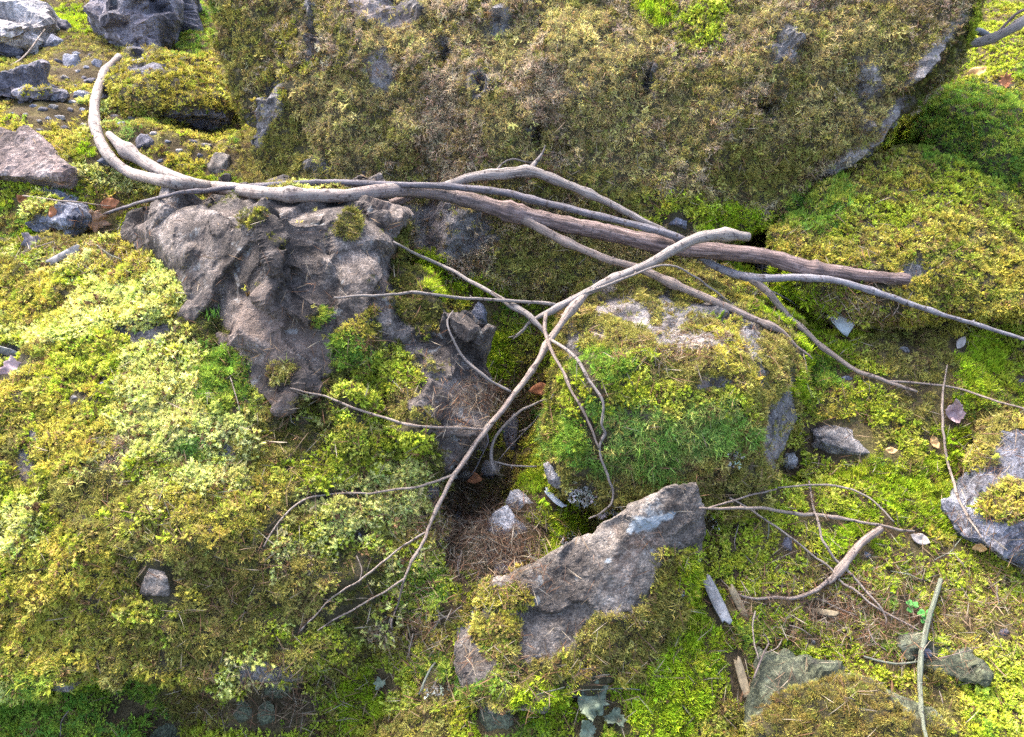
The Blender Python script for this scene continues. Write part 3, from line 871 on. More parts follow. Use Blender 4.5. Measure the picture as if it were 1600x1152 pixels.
def tuft(kind, seed):
    g = np.random.default_rng(seed)
    out, vals = [], []
    Z = np.array((0, 0, 1.0))

    def rdir(elmin, elmax, az=None):
        az = g.uniform(0, 2 * math.pi) if az is None else az
        el = math.radians(g.uniform(elmin, elmax))
        return np.array((math.cos(az) * math.cos(el), math.sin(az) * math.cos(el), math.sin(el))), np.array((-math.sin(az), math.cos(az), 0))
    if kind == 'feather':
        for k in range(7):
            d, s = rdir(10, 75)
            b = g.uniform(-.5, .5, 3) * np.array((1, 1, 0.3))
            L = g.uniform(0.7, 1.15)
            r = g.uniform()
            _blade(out, vals, b, d, s, L, 0.16, -Z * 0.7, r, 3)
            for q in (0.3, 0.5, 0.7):
                for sg in (-1, 1):
                    dd = d * 0.8 + s * sg * 0.8 - Z * 0.15
                    _blade(out, vals, b + d * L * q - Z * 0.12 * q * q, dd, np.cross(dd, Z) / 1.2, 0.36 * (1.1 - q * 0.6), 0.12, -Z * 0.2, g.uniform(), 1)
    elif kind == 'shoot':
        for k in range(6):
            d, s = rdir(30, 85)
            e = np.cross(d, s)
            b = np.append(g.uniform(-.55, .55, 2), -0.15)
            L = g.uniform(0.7, 1.15)
            r = g.uniform()
            prev = None
            a0 = g.uniform(0, 6.28)
            for q, w in ((0.0, 0.10), (0.4, 0.155), (0.75, 0.145), (1.0, 0.0)):
                p = b + d * L * q + np.array((0, 0, -0.10)) * q * q
                ring = [p + w * (s * math.cos(a0 + j * 2.094) + e * math.sin(a0 + j * 2.094)) for j in range(3)]
                lv = 0.25 * r + 0.65 * q
                if prev:
                    for j in range(3):
                        x0, x1, y0, y1 = prev[0][j], prev[0][(j + 1) % 3], ring[j], ring[(j + 1) % 3]
                        out.append((x0, x1, y0))
                        vals += [prev[1], prev[1], lv]
                        if w:
                            out.append((x1, y1, y0))
                            vals += [prev[1], lv, lv]
                prev = (ring, lv)
            for q in (0.3, 0.5, 0.7, 0.88):
                for j in range(3):
                    a = a0 + g.uniform(0, 6.28)
                    u = s * math.cos(a) + e * math.sin(a)
                    dd = u * 0.8 + d * 0.6
                    sd = np.cross(dd, d)
                    _blade(out, vals, b + d * L * q + u * 0.1, dd, sd / np.linalg.norm(sd), 0.2, 0.15, d * 0.3, min(1, 0.3 * r + 0.6 * q), 1)
    elif kind == 'hair':
        for k in range(26):
            d, s = rdir(50, 89)
            b = np.append(g.uniform(-.7, .7, 2), -0.1)
            _blade(out, vals, b, d, s, g.uniform(0.55, 1.15), 0.085, np.append(g.uniform(-.4, .4, 2), 0), g.uniform(), 2)
    elif kind == 'strand':
        for k in range(9):
            d, s = rdir(25, 75)
            b = np.append(g.uniform(-.6, .6, 2), 0)
            _blade(out, vals, b, d, s, g.uniform(0.8, 1.6), 0.11, np.array((g.uniform(-1, 1), g.uniform(-1, 1), -1.1)), g.uniform(), 4)
    elif kind == 'cushion':
        for k in range(26):
            d, s = rdir(5, 85)
            b = d * np.array((0.55, 0.55, 0.4)) * g.uniform(0.5, 1.0)
            _blade(out, vals, b, d + g.normal(size=3) * 0.35, s, g.uniform(0.22, 0.42), 0.2, -Z * 0.3, g.uniform(), 1)
    elif kind == 'needle':
        for k in range(1):
            s = np.array((0, 1.0, 0))
            _blade(out, vals, (-1, 0, 0.02), (1, 0, 0), s, 2.0, 0.05, np.array((0, g.uniform(-.3, .3), g.uniform(-.1, .2))), 0.6, 3)
            _blade(out, vals, (-1, 0, 0.02), (1, 0.1, 0.05), Z, 1.9, 0.05, np.array((0, g.uniform(-.3, .3), 0.1)), 0.4, 3)
    elif kind == 'lichen':
        def br(p, d, L, depth):
            s = np.cross(d, g.normal(size=3))
            s /= np.linalg.norm(s)
            _blade(out, vals, p, d, s, L, 0.09, g.normal(size=3) * 0.4, g.uniform(), 2)
            if depth:
                for _ in range(3):
                    dd = d + g.normal(size=3) * 0.75
                    dd[2] = abs(dd[2])
                    br(p + d * L * g.uniform(0.4, 0.9), dd / np.linalg.norm(dd), L * 0.62, depth - 1)
        for k in range(4):
            d, _ = rdir(30, 85)
            br(np.append(g.uniform(-.3, .3, 2), 0), d, 0.6, 2)
    tri = np.array(out).reshape(-1, 3)
    me = bpy.data.meshes.new('tuft_' + kind)
    me.from_pydata(tri.tolist(), [], np.arange(len(tri)).reshape(-1, 3).tolist())
    me.attributes.new('leafv', 'FLOAT', 'POINT').data.foreach_set('value', np.array(vals, np.float32))
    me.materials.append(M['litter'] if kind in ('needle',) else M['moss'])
    return bpy.data.objects.new('tuft_' + kind, me)


KINDS = ['feather', 'shoot', 'hair', 'strand', 'cushion', 'needle', 'lichen']
TEMPL = [tuft(k, 5 + i * 3 + j) for i, k in enumerate(KINDS) for j in range(3)]      # 3 variants per kind


def scatter_tree():
    g = bpy.data.node_groups.new('scatter', 'GeometryNodeTree')
    g.interface.new_socket('Geometry', in_out='INPUT', socket_type='NodeSocketGeometry')
    g.interface.new_socket('Geometry', in_out='OUTPUT', socket_type='NodeSocketGeometry')
    n, l = g.nodes, g.links
    gi, go = n.new('NodeGroupInput'), n.new('NodeGroupOutput')
    jn = n.new('GeometryNodeJoinGeometry')
    for t in reversed(TEMPL):          # join keeps the reverse of link order
        oi = n.new('GeometryNodeObjectInfo')
        oi.inputs['Object'].default_value = t
        oi.inputs['As Instance'].default_value = False
        ti = n.new('GeometryNodeGeometryToInstance')
        l.new(oi.outputs['Geometry'], ti.inputs[0])
        l.new(ti.outputs[0], jn.inputs[0])

    def na(name, ty):
        a = n.new('GeometryNodeInputNamedAttribute')
        a.data_type = ty
        a.inputs['Name'].default_value = name
        return a.outputs['Attribute']
    ip = n.new('GeometryNodeInstanceOnPoints')
    l.new(gi.outputs[0], ip.inputs['Points'])
    l.new(jn.outputs[0], ip.inputs['Instance'])
    ip.inputs['Pick Instance'].default_value = True
    l.new(na('idx', 'INT'), ip.inputs['Instance Index'])
    er = n.new('FunctionNodeEulerToRotation')
    l.new(na('rot', 'FLOAT_VECTOR'), er.inputs[0])
    l.new(er.outputs[0], ip.inputs['Rotation'])
    l.new(na('scl', 'FLOAT_VECTOR'), ip.inputs['Scale'])
    l.new(ip.outputs[0], go.inputs[0])
    return g


SCATTER = scatter_tree()


def frame_euler(nrm, spin):
    """XYZ eulers of a frame whose Z is nrm, spun about it"""
    z = nrm / np.linalg.norm(nrm, axis=1, keepdims=True)
    ref = np.where(np.abs(z[:, 2:3]) < 0.9, np.array([[0, 0, 1.0]]), np.array([[1.0, 0, 0]]))
    x = np.cross(ref, z)
    x /= np.linalg.norm(x, axis=1, keepdims=True)
    y = np.cross(z, x)
    c, s = np.cos(spin)[:, None], np.sin(spin)[:, None]
    X, Y = x * c + y * s, -x * s + y * c
    # R columns X, Y, z ; R = Rz Ry Rx
    ey = np.arcsin(np.clip(-X[:, 2], -1, 1))
    ex = np.arctan2(Y[:, 2], z[:, 2])
    ez = np.arctan2(X[:, 1], X[:, 0])
    return np.stack([ex, ey, ez], 1)


def scatter_obj(name, pos, nrm, scl, idx, col, parent=None, kind='stuff', label=None, cat=None):
    og = np.array(parent.location) if parent is not None else np.zeros(3)
    me = bpy.data.meshes.new(name)
    me.vertices.add(len(pos))
    me.vertices.foreach_set('co', (pos - og).astype(np.float32).ravel())
    rot = frame_euler(nrm, RNG.uniform(0, 2 * math.pi, len(pos)))
    if scl.ndim == 1:
        scl = np.repeat(scl[:, None], 3, 1)
    for an, av in (('rot', rot), ('scl', scl), ('col', col)):
        me.attributes.new(an, 'FLOAT_VECTOR', 'POINT').data.foreach_set('vector', av.astype(np.float32).ravel())
    me.attributes.new('idx', 'INT', 'POINT').data.foreach_set('value', idx.astype(np.int32))
    o = bpy.data.objects.new(name, me)
    COL.objects.link(o)
    md = o.modifiers.new('scatter', 'NODES')
    md.node_group = SCATTER
    if parent is not None:
        o.parent = parent
    tag(o, label, cat, None, kind)
    return o


# colours of the moss kinds (albedo) : list of (rgb, weight), tuft kinds with weights, size in metres
TYPES = {
    'gold':   ([((0.255, 0.222, 0.072), 5), ((0.200, 0.160, 0.075), 4), ((0.36, 0.315, 0.115), 4), ((0.130, 0.098, 0.055), 2), ((0.17, 0.17, 0.04), 2)], (('feather', 3), ('cushion', 4), ('strand', 3)), (0.011, 0.019)),
    'brown':  ([((0.235, 0.185, 0.115), 4), ((0.34, 0.275, 0.175), 4), ((0.11, 0.075, 0.05), 2), ((0.19, 0.15, 0.055), 2)], (('strand', 5), ('feather', 2)), (0.011, 0.018)),
    'pale':   ([((0.370, 0.385, 0.115), 5), ((0.310, 0.330, 0.080), 3), ((0.440, 0.450, 0.165), 3), ((0.25, 0.25, 0.05), 2)], (('shoot', 7), ('cushion', 2), ('feather', 1)), (0.015, 0.023)),
    'yellow': ([((0.300, 0.270, 0.045), 5), ((0.240, 0.225, 0.035), 4), ((0.340, 0.310, 0.070), 2), ((0.19, 0.14, 0.05), 2), ((0.20, 0.24, 0.03), 2)], (('feather', 3), ('shoot', 2), ('cushion', 3), ('hair', 1)), (0.012, 0.019)),
    'olive':  ([((0.190, 0.178, 0.042), 4), ((0.135, 0.128, 0.030), 4), ((0.260, 0.238, 0.062), 3), ((0.15, 0.11, 0.045), 1)], (('feather', 3), ('cushion', 4), ('hair', 1), ('strand', 1)), (0.011, 0.018)),
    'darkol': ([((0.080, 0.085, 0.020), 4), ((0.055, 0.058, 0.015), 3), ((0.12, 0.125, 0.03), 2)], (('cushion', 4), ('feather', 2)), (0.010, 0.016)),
    'lime':   ([((0.230, 0.300, 0.018), 5), ((0.180, 0.260, 0.015), 4), ((0.285, 0.335, 0.030), 3)], (('hair', 7), ('shoot', 1)), (0.012, 0.021)),
    'limecush': ([((0.270, 0.310, 0.030), 5), ((0.210, 0.250, 0.025), 4), ((0.330, 0.360, 0.060), 3), ((0.17, 0.17, 0.03), 1)], (('shoot', 5), ('cushion', 3)), (0.012, 0.018)),
    'green':  ([((0.110, 0.190, 0.025), 4), ((0.150, 0.210, 0.025), 4), ((0.075, 0.150, 0.025), 3), ((0.21, 0.25, 0.035), 3)], (('feather', 4), ('hair', 3)), (0.013, 0.021)),
    'fern':   ([((0.130, 0.235, 0.040), 5), ((0.190, 0.270, 0.060), 4), ((0.07, 0.14, 0.03), 2), ((0.28, 0.29, 0.08), 3)], (('strand', 5), ('feather', 3)), (0.014, 0.022)),
    'bronze': ([((0.165, 0.135, 0.035), 4), ((0.195, 0.175, 0.04), 3), ((0.11, 0.10, 0.03), 3), ((0.16, 0.18, 0.035), 2)], (('hair', 3), ('cushion', 4)), (0.010, 0.016)),
    'greyl':  ([((0.30, 0.31, 0.27), 3), ((0.42, 0.44, 0.40), 2)], (('lichen', 1),), (0.012, 0.022)),
}
TN = list(TYPES)
# each surface: background mixture by noise (type, share)
MIX = {
    'gold':   [('gold', 6), ('brown', 2.6), ('olive', 1.6), ('gold', 5)],
    'yellow': [('yellow', 6), ('olive', 2), ('limecush', 2)],
    'green':  [('green', 5), ('limecush', 2), ('yellow', 2)],
    'centre': [('olive', 4), ('yellow', 2), ('brown', 1)],
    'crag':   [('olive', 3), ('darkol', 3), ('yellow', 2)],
    'left':   [('yellow', 3), ('olive', 4), ('limecush', 2), ('pale', 1.5), ('brown', 1)],
    'olive':  [('olive', 4), ('yellow', 2), ('bronze', 1)],
    'bronze': [('bronze', 5), ('olive', 2)],
    'scree':  [('yellow', 4), ('pale', 2), ('olive', 2)],
    'ground': [('olive', 2), ('yellow', 1.5), ('limecush', 4), ('lime', 1.5), ('green', 2), ('bronze', 1)],
}
PATCH = [
    (150, 130, 230, 150, 0, 'yellow'), (70, 70, 90, 60, 0, 'olive'), (230, 60, 60, 30, 0, 'olive'), (290, 240, 60, 40, 0, 'yellow'), (230, 215, 50, 30, 0, 'olive'), (120, 190, 60, 30, 0, 'pale'),
    # photo pixel ellipse and moss kind: where a kind of moss grows
    (700, 425, 78, 24, 24, 'lime'), (775, 560, 22, 60, -8, 'lime'), (745, 610, 14, 20, 0, 'lime'), (1262, 520, 46, 120, -34, 'lime'), (1245, 585, 26, 40, 0, 'lime'), (1290, 590, 36, 26, 0, 'green'),
    (1530, 580, 36, 70, 22, 'lime'), (1478, 700, 34, 60, 20, 'lime'), (1400, 790, 120, 38, 12, 'lime'), (1290, 775, 60, 24, 10, 'limecush'), (1100, 905, 36, 80, 8, 'lime'), (1075, 1040, 60, 80, 15, 'lime'), (1040, 1110, 70, 50, 0, 'lime'),
    (1170, 870, 70, 50, 0, 'limecush'), (1350, 850, 60, 30, 20, 'lime'), (1430, 870, 70, 40, 20, 'limecush'), (885, 825, 40, 46, 20, 'lime'), (846, 755, 28, 20, 0, 'lime'), (1060, 335, 110, 30, 5, 'limecush'), (1140, 345, 44, 26, 0, 'lime'),
    (1000, 320, 44, 24, 0, 'yellow'), (1520, 175, 70, 36, 0, 'green'), (1545, 250, 80, 50, 0, 'green'), (1500, 290, 40, 30, 0, 'limecush'), (1350, 335, 60, 22, 8, 'limecush'), (1280, 330, 40, 40, 0, 'green'), (1300, 400, 60, 24, 0, 'yellow'),
    (955, 600, 88, 40, 8, 'limecush'), (1080, 640, 80, 30, 0, 'limecush'), (905, 640, 36, 60, 0, 'limecush'), (1000, 705, 140, 46, 6, 'fern'), (1100, 680, 60, 40, 0, 'fern'), (890, 690, 26, 40, 0, 'green'), (1130, 740, 60, 30, 0, 'olive'),
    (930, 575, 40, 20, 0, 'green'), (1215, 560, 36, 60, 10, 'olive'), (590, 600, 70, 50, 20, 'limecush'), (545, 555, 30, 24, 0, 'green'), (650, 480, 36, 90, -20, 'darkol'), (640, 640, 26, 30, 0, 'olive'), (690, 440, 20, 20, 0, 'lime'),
    (250, 430, 62, 60, 0, 'pale'), (215, 470, 60, 44, 0, 'pale'), (190, 410, 50, 30, 0, 'yellow'), (320, 470, 30, 46, 0, 'green'), (330, 530, 70, 34, 15, 'darkol'), (100, 500, 80, 46, 0, 'pale'), (60, 470, 60, 40, 0, 'yellow'),
    (230, 620, 150, 62, 0, 'pale'), (130, 600, 60, 80, 0, 'limecush'), (110, 680, 70, 60, 0, 'yellow'), (350, 610, 40, 60, 0, 'green'), (300, 680, 90, 40, 0, 'pale'), (335, 740, 46, 26, 0, 'pale'), (300, 705, 26, 16, 0, 'fern'),
    (580, 770, 80, 56, 10, 'pale'), (520, 720, 60, 30, 0, 'limecush'), (630, 690, 30, 24, 0, 'limecush'), (460, 680, 40, 30, 0, 'darkol'), (470, 303, 56, 12, 0, 'pale'), (505, 490, 18, 28, 0, 'green'), (150, 770, 60, 30, 0, 'olive'),
    (100, 900, 110, 60, 0, 'yellow'), (60, 1000, 100, 70, 0, 'yellow'), (330, 900, 90, 50, 0, 'olive'), (480, 930, 70, 50, 0, 'olive'), (300, 1020, 120, 36, 0, 'olive'), (330, 800, 60, 30, 0, 'yellow'), (560, 930, 50, 60, 0, 'darkol'),
    (660, 930, 40, 44, 0, 'green'), (80, 1110, 90, 40, 0, 'green'), (200, 1120, 60, 30, 0, 'green'), (620, 1080, 80, 50, 0, 'limecush'), (560, 1100, 40, 40, 0, 'lime'), (700, 1050, 60, 40, 0, 'green'), (860, 1110, 40, 30, 0, 'lime'),
    (300, 1110, 40, 30, 0, 'bronze'), (800, 930, 56, 30, -20, 'yellow'), (985, 970, 90, 60, -20, 'olive'), (870, 930, 30, 30, 0, 'yellow'), (760, 780, 50, 30, 0, 'olive'), (1330, 1120, 100, 44, 12, 'bronze'), (1500, 900, 80, 40, 0, 'limecush'),
    (1380, 640, 70, 40, 0, 'limecush'), (1440, 600, 50, 60, 0, 'olive'), (1400, 540, 60, 40, 0, 'olive'), (1345, 690, 60, 20, 0, 'olive'), (1560, 680, 40, 60, 0, 'olive'), (1530, 470, 70, 40, 0, 'yellow'), (1570, 1080, 60, 60, 0, 'limecush'),
    (270, 150, 60, 50, 0, 'yellow'), (100, 195, 50, 26, 0, 'yellow'), (150, 235, 26, 14, 0, 'lime'), (190, 275, 70, 14, 8, 'pale'), (300, 40, 40, 40, 0, 'green'), (195, 210, 30, 16, 0, 'fern'), (40, 290, 50, 20, 0, 'limecush'),
    (110, 35, 26, 20, 0, 'lime'), (1090, 40, 40, 30, -30, 'limecush'), (1030, 20, 30, 26, -30, 'lime'), (520, 200, 60, 60, 0, 'gold'), (950, 200, 70, 90, 0, 'gold'), (930, 100, 120, 40, -20, 'gold'), (700, 200, 40, 90, 0, 'brown'),
    (840, 140, 50, 50, 0, 'brown'), (420, 240, 50, 60, 0, 'olive'), (380, 80, 40, 60, 0, 'olive'), (900, 285, 80, 26, 0, 'olive'), (950, 330, 50, 40, 0, 'olive'), (1170, 270, 50, 40, 0, 'olive'), (820, 400, 80, 40, 10, 'olive'),
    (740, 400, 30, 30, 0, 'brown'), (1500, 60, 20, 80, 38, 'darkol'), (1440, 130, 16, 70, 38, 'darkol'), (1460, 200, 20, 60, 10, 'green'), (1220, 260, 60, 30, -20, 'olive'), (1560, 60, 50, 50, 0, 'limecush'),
    (740, 738, 40, 16, 0, 'greyl'), (975, 812, 40, 22, -20, 'greyl'), (885, 850, 14, 14, 0, 'greyl'), (1140, 725, 10, 26, 0, 'greyl'), (905, 770, 30, 20, 0, 'greyl'), (1105, 815, 14, 14, 0, 'greyl'), (680, 1075, 30, 20, 0, 'greyl'),
]


def grow(s):
    v, f, m = s['v'], s['f'], s['m']
    tri = np.concatenate([f[:, [0, 1, 2]], f[:, [0, 2, 3]]])
    a, b, c = v[tri[:, 0]], v[tri[:, 1]], v[tri[:, 2]]
    cr = np.cross(b - a, c - a)
    area = np.linalg.norm(cr, axis=1) / 2
    ctr = (a + b + c) / 3
    fn = cr / np.maximum(area[:, None] * 2, 1e-12)
    px, py, d = proj(ctr)
    view = CAM - ctr
    view /= np.linalg.norm(view, axis=1, keepdims=True)
    face = (fn * view).sum(1)
    mx, my = 230, 160
    ok = (d > 0.8) & (d < 8) & (px > -mx) & (px < W0 + mx) & (py > -my) & (py < H0 + my) & (face > -0.35)
    dens = 24000 * s['density'] * np.clip(2.3 / np.maximum(d, 0.5), 0.35, 1.05) ** 2.5 * ok * np.clip(m[tri].mean(1), 0.08 if s['default'] in ('gold', 'centre', 'left') else 0, 1)
    w = area * dens
    n = int(w.sum())
    if n < 5:
        return None
    g = np.random.default_rng(s['seed'])
    cs = np.cumsum(w)
    t = np.searchsorted(cs, g.uniform(0, cs[-1], n))
    r1, r2 = np.sqrt(g.uniform(size=n)), g.uniform(size=n)
    pos = a[t] * (1 - r1)[:, None] + b[t] * (r1 * (1 - r2))[:, None] + c[t] * (r1 * r2)[:, None]
    keep = np.ones(n, bool)
    for lo, hi, bv, rv in ROCKS:
        if rv is v:
            continue
        for i in np.where(((pos > lo) & (pos < hi)).all(1) & keep)[0]:
            h = bv.ray_cast(Vector(pos[i]), Vector((0.0, 0.05, 1.0)))
            if h[0] is not None and h[1].z > 0 and h[3] > 0.012:
                keep[i] = False
    pos, t, n = pos[keep], t[keep], int(keep.sum())
    vn = normals_np(v, f)
    nn = vn[tri[t, 0]]
    # which kind of moss
    mix = MIX[s['default']]
    tot = sum(x[1] for x in mix)
    q = 0.5 + 0.5 * np.clip(fbm(pos, 5.5, 4, s['seed'] + 60) * 1.25, -1, 1)
    q = np.clip(q + g.normal(size=n) * 0.06, 0, 0.9999)
    ty = np.zeros(n, int)
    acc = 0
    for name, wt in mix:
        ty[(q >= acc / tot)] = TN.index(name)
        acc += wt
    px, py, d = proj(pos)
    wob = fbm(pos, 10, 4, 444) * 0.6 + g.normal(size=n) * 0.18
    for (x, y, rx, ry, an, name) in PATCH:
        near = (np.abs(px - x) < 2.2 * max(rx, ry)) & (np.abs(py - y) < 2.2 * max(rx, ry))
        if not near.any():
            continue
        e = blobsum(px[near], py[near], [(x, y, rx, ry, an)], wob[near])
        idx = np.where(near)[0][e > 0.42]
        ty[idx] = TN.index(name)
    up = np.array((0, 0, 1.0))
    col = np.zeros((n, 3))
    scl = np.zeros(n)
    kid = np.zeros(n, int)
    dirs = nn + up * 0.35 + g.normal(size=(n, 3)) * 0.22
    cl = fbm(pos, 22, 2, s['seed'] + 71)
    for i, name in enumerate(TN):
        sel = np.where(ty == i)[0]
        if not len(sel):
            continue
        cols, kinds, (s0, s1) = TYPES[name]
        cw = np.array([x[1] for x in cols], float)
        # colour follows small clumps, with some mixing from shoot to shoot
        u = np.clip(0.5 + 0.42 * cl[sel] + g.normal(size=len(sel)) * 0.22, 0, 0.999)
        pick = np.searchsorted(np.cumsum(cw) / cw.sum(), u)
        cc = np.array([x[0] for x in cols])[np.clip(pick, 0, len(cols) - 1)]
        cc = cc * np.exp(g.normal(size=(len(sel), 1)) * 0.22) * np.exp(g.normal(size=(len(sel), 3)) * 0.06)
        col[sel] = cc
        kw = np.array([x[1] for x in kinds], float)
        kk = g.choice(len(kinds), len(sel), p=kw / kw.sum())
        base = np.array([KINDS.index(x[0]) for x in kinds])[kk]
        kid[sel] = base * 3 + g.integers(0, 3, len(sel))
        scl[sel] = g.uniform(s0, s1, len(sel)) * 0.74 * np.exp(np.clip(g.normal(size=len(sel)) * 0.22, -0.5, 0.5))
        if name in ('gold', 'brown', 'fern'):
            dirs[sel] = nn[sel] * 0.9 - up * 0.35 + g.normal(size=(len(sel), 3)) * 0.3
    col *= np.array((1.56, 1.50, 1.52)) * (1 + 0.22 * np.clip(fbm(pos, 3.0, 3, s['seed'] + 90), -1, 1))[:, None]
    dead = g.uniform(size=n) < 0.05
    col[dead] = np.array((0.17, 0.10, 0.05)) * np.exp(g.normal(size=(dead.sum(), 1)) * 0.3)
    cw_, _, _ = voro(pos, 34, s['seed'] + 15)
    hgt = np.clip(0.95 - cw_, 0, 1)
    scl = scl * (0.62 + 0.75 * hgt)
    for i in range(n):
        for co, k, dist in KD.find_range(Vector(pos[i] + nn[i] * 0.008), 0.07):
            if dist < PR[k] + 0.016:
                scl[i] *= 0.3 if dist < PR[k] + 0.010 else 0.6
                hgt[i] = 0
                break
    scl[(ty == TN.index('greyl')) & (g.uniform(size=n) < 0.8)] *= 0.15
    pos = pos + nn * (-0.004 + 0.016 * hgt)[:, None]
    if s['obj'] is None:
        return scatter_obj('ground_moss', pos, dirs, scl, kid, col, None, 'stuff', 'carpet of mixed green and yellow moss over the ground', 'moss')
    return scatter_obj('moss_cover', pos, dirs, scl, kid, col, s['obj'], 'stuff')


def needles():
    pts = []
    spots = [(770, 630, 70, 40, 330), (740, 820, 80, 60, 700), (790, 870, 60, 60, 300), (1330, 480, 70, 30, 120), (1300, 950, 150, 60, 420), (1100, 540, 80, 25, 90), (1060, 560, 50, 20, 60), (120, 400, 130, 30, 140), (1450, 950, 120, 80, 220),
             (650, 960, 60, 70, 120), (800, 1060, 400, 80, 260), (900, 500, 500, 350, 350), (300, 800, 300, 250, 330), (1350, 850, 250, 250, 420), (500, 600, 250, 150, 120), (1300, 420, 200, 150, 140), (850, 250, 450, 180, 160), (1560, 900, 60, 150, 120), (420, 1100, 120, 40, 90),
             (150, 300, 150, 120, 120), (1540, 720, 50, 50, 60)]
    g = np.random.default_rng(99)
    P_, N_, S_, C_, K_ = [], [], [], [], []
    for x, y, rx, ry, n in spots:
        for _ in range(int(n * 2.6)):
            px, py = g.normal(x, rx * 0.6), g.normal(y, ry * 0.6)
            d, nr = hit(px, py)
            if d is None or d > 5:
                continue
            nr = np.array(nr)
            if nr @ (CAM - P(px, py, d)) < 0:
                nr = -nr
            P_.append(P(px, py, d) + nr * g.uniform(0.010, 0.022))
            N_.append(nr + g.normal(size=3) * 0.35)
            L = g.uniform(0.010, 0.030)
            S_.append((L, L * 0.9 if g.uniform() < 0.9 else L * 1.6, L * 0.9))
            C_.append(np.array(((0.24, 0.125, 0.07), (0.18, 0.10, 0.06), (0.32, 0.22, 0.13), (0.38, 0.31, 0.22), (0.13, 0.085, 0.06))[g.integers(0, 5)]) * np.exp(g.normal() * 0.2))
            K_.append(KINDS.index('needle') * 3 + g.integers(0, 3))
    scatter_obj('fallen_needles', np.array(P_), np.array(N_), np.array(S_), np.array(K_), np.array(C_), None, 'stuff', 'dry reddish brown conifer needles strewn over the moss', 'needles')


needles()


# ------------------------------------------------------------------ branches and sticks
def spline(ctrl, step):
    c = np.array(ctrl, float)
    c = np.concatenate([[2 * c[0] - c[1]], c, [2 * c[-1] - c[-2]]])
    out = []
    for i in range(1, len(c) - 2):
        n = max(2, int(np.hypot(*(c[i + 1] - c[i])[:2]) / step))
        for k in range(n):
            t = k / n
            a, b, d, e = c[i - 1], c[i], c[i + 1], c[i + 2]
            out.append(0.5 * (2 * b + (d - a) * t + (2 * a - 5 * b + 4 * d - e) * t * t + (3 * b - a - 3 * d + e) * t ** 3))
    out.append(c[-2])
    return np.array(out)


def path3(spec, step=7.0, clamp=True, lift=0.014):
    """spec: (px, py, diameter px[, depth or 'i']); no depth = lies on what is there"""
    dep = []
    for q in spec:
        r = q[2] / 2 * 2.2 / FPX
        if len(q) > 3:
            dep.append(None if q[3] == 'i' else q[3])
        else:
            h, _ = hit(q[0], q[1])
            dep.append(h - r * 0.7 - lift if h else None)
    known = [i for i, x in enumerate(dep) if x is not None]
    arc = np.concatenate([[0], np.cumsum([math.hypot(spec[i + 1][0] - spec[i][0], spec[i + 1][1] - spec[i][1]) for i in range(len(spec) - 1)])])
    dep = np.interp(arc, arc[known], [dep[i] for i in known])
    c = spline([(q[0], q[1], q[2], z) for q, z in zip(spec, dep)], step)
    if clamp:
        cor = np.zeros(len(c))
        for i, (x, y, w, z) in enumerate(c):
            h, _ = hit(x, y)
            r = w / 2 * z / FPX
            if h is not None:
                cor[i] = max(0, z - (h - r * 0.35 - lift * 0.6))
        k = 4
        pad = np.pad(cor, k, mode='edge')
        dil = np.max([pad[j:j + len(cor)] for j in range(2 * k + 1)], axis=0)
        pad = np.pad(dil, k, mode='edge')
        c[:, 3] -= np.mean([pad[j:j + len(cor)] for j in range(2 * k + 1)], axis=0)
    p = np.array([P(x, y, z) for x, y, w, z in c])
    r = c[:, 2] / 2 * c[:, 3] / FPX
    return p, np.maximum(r, 0.0006)


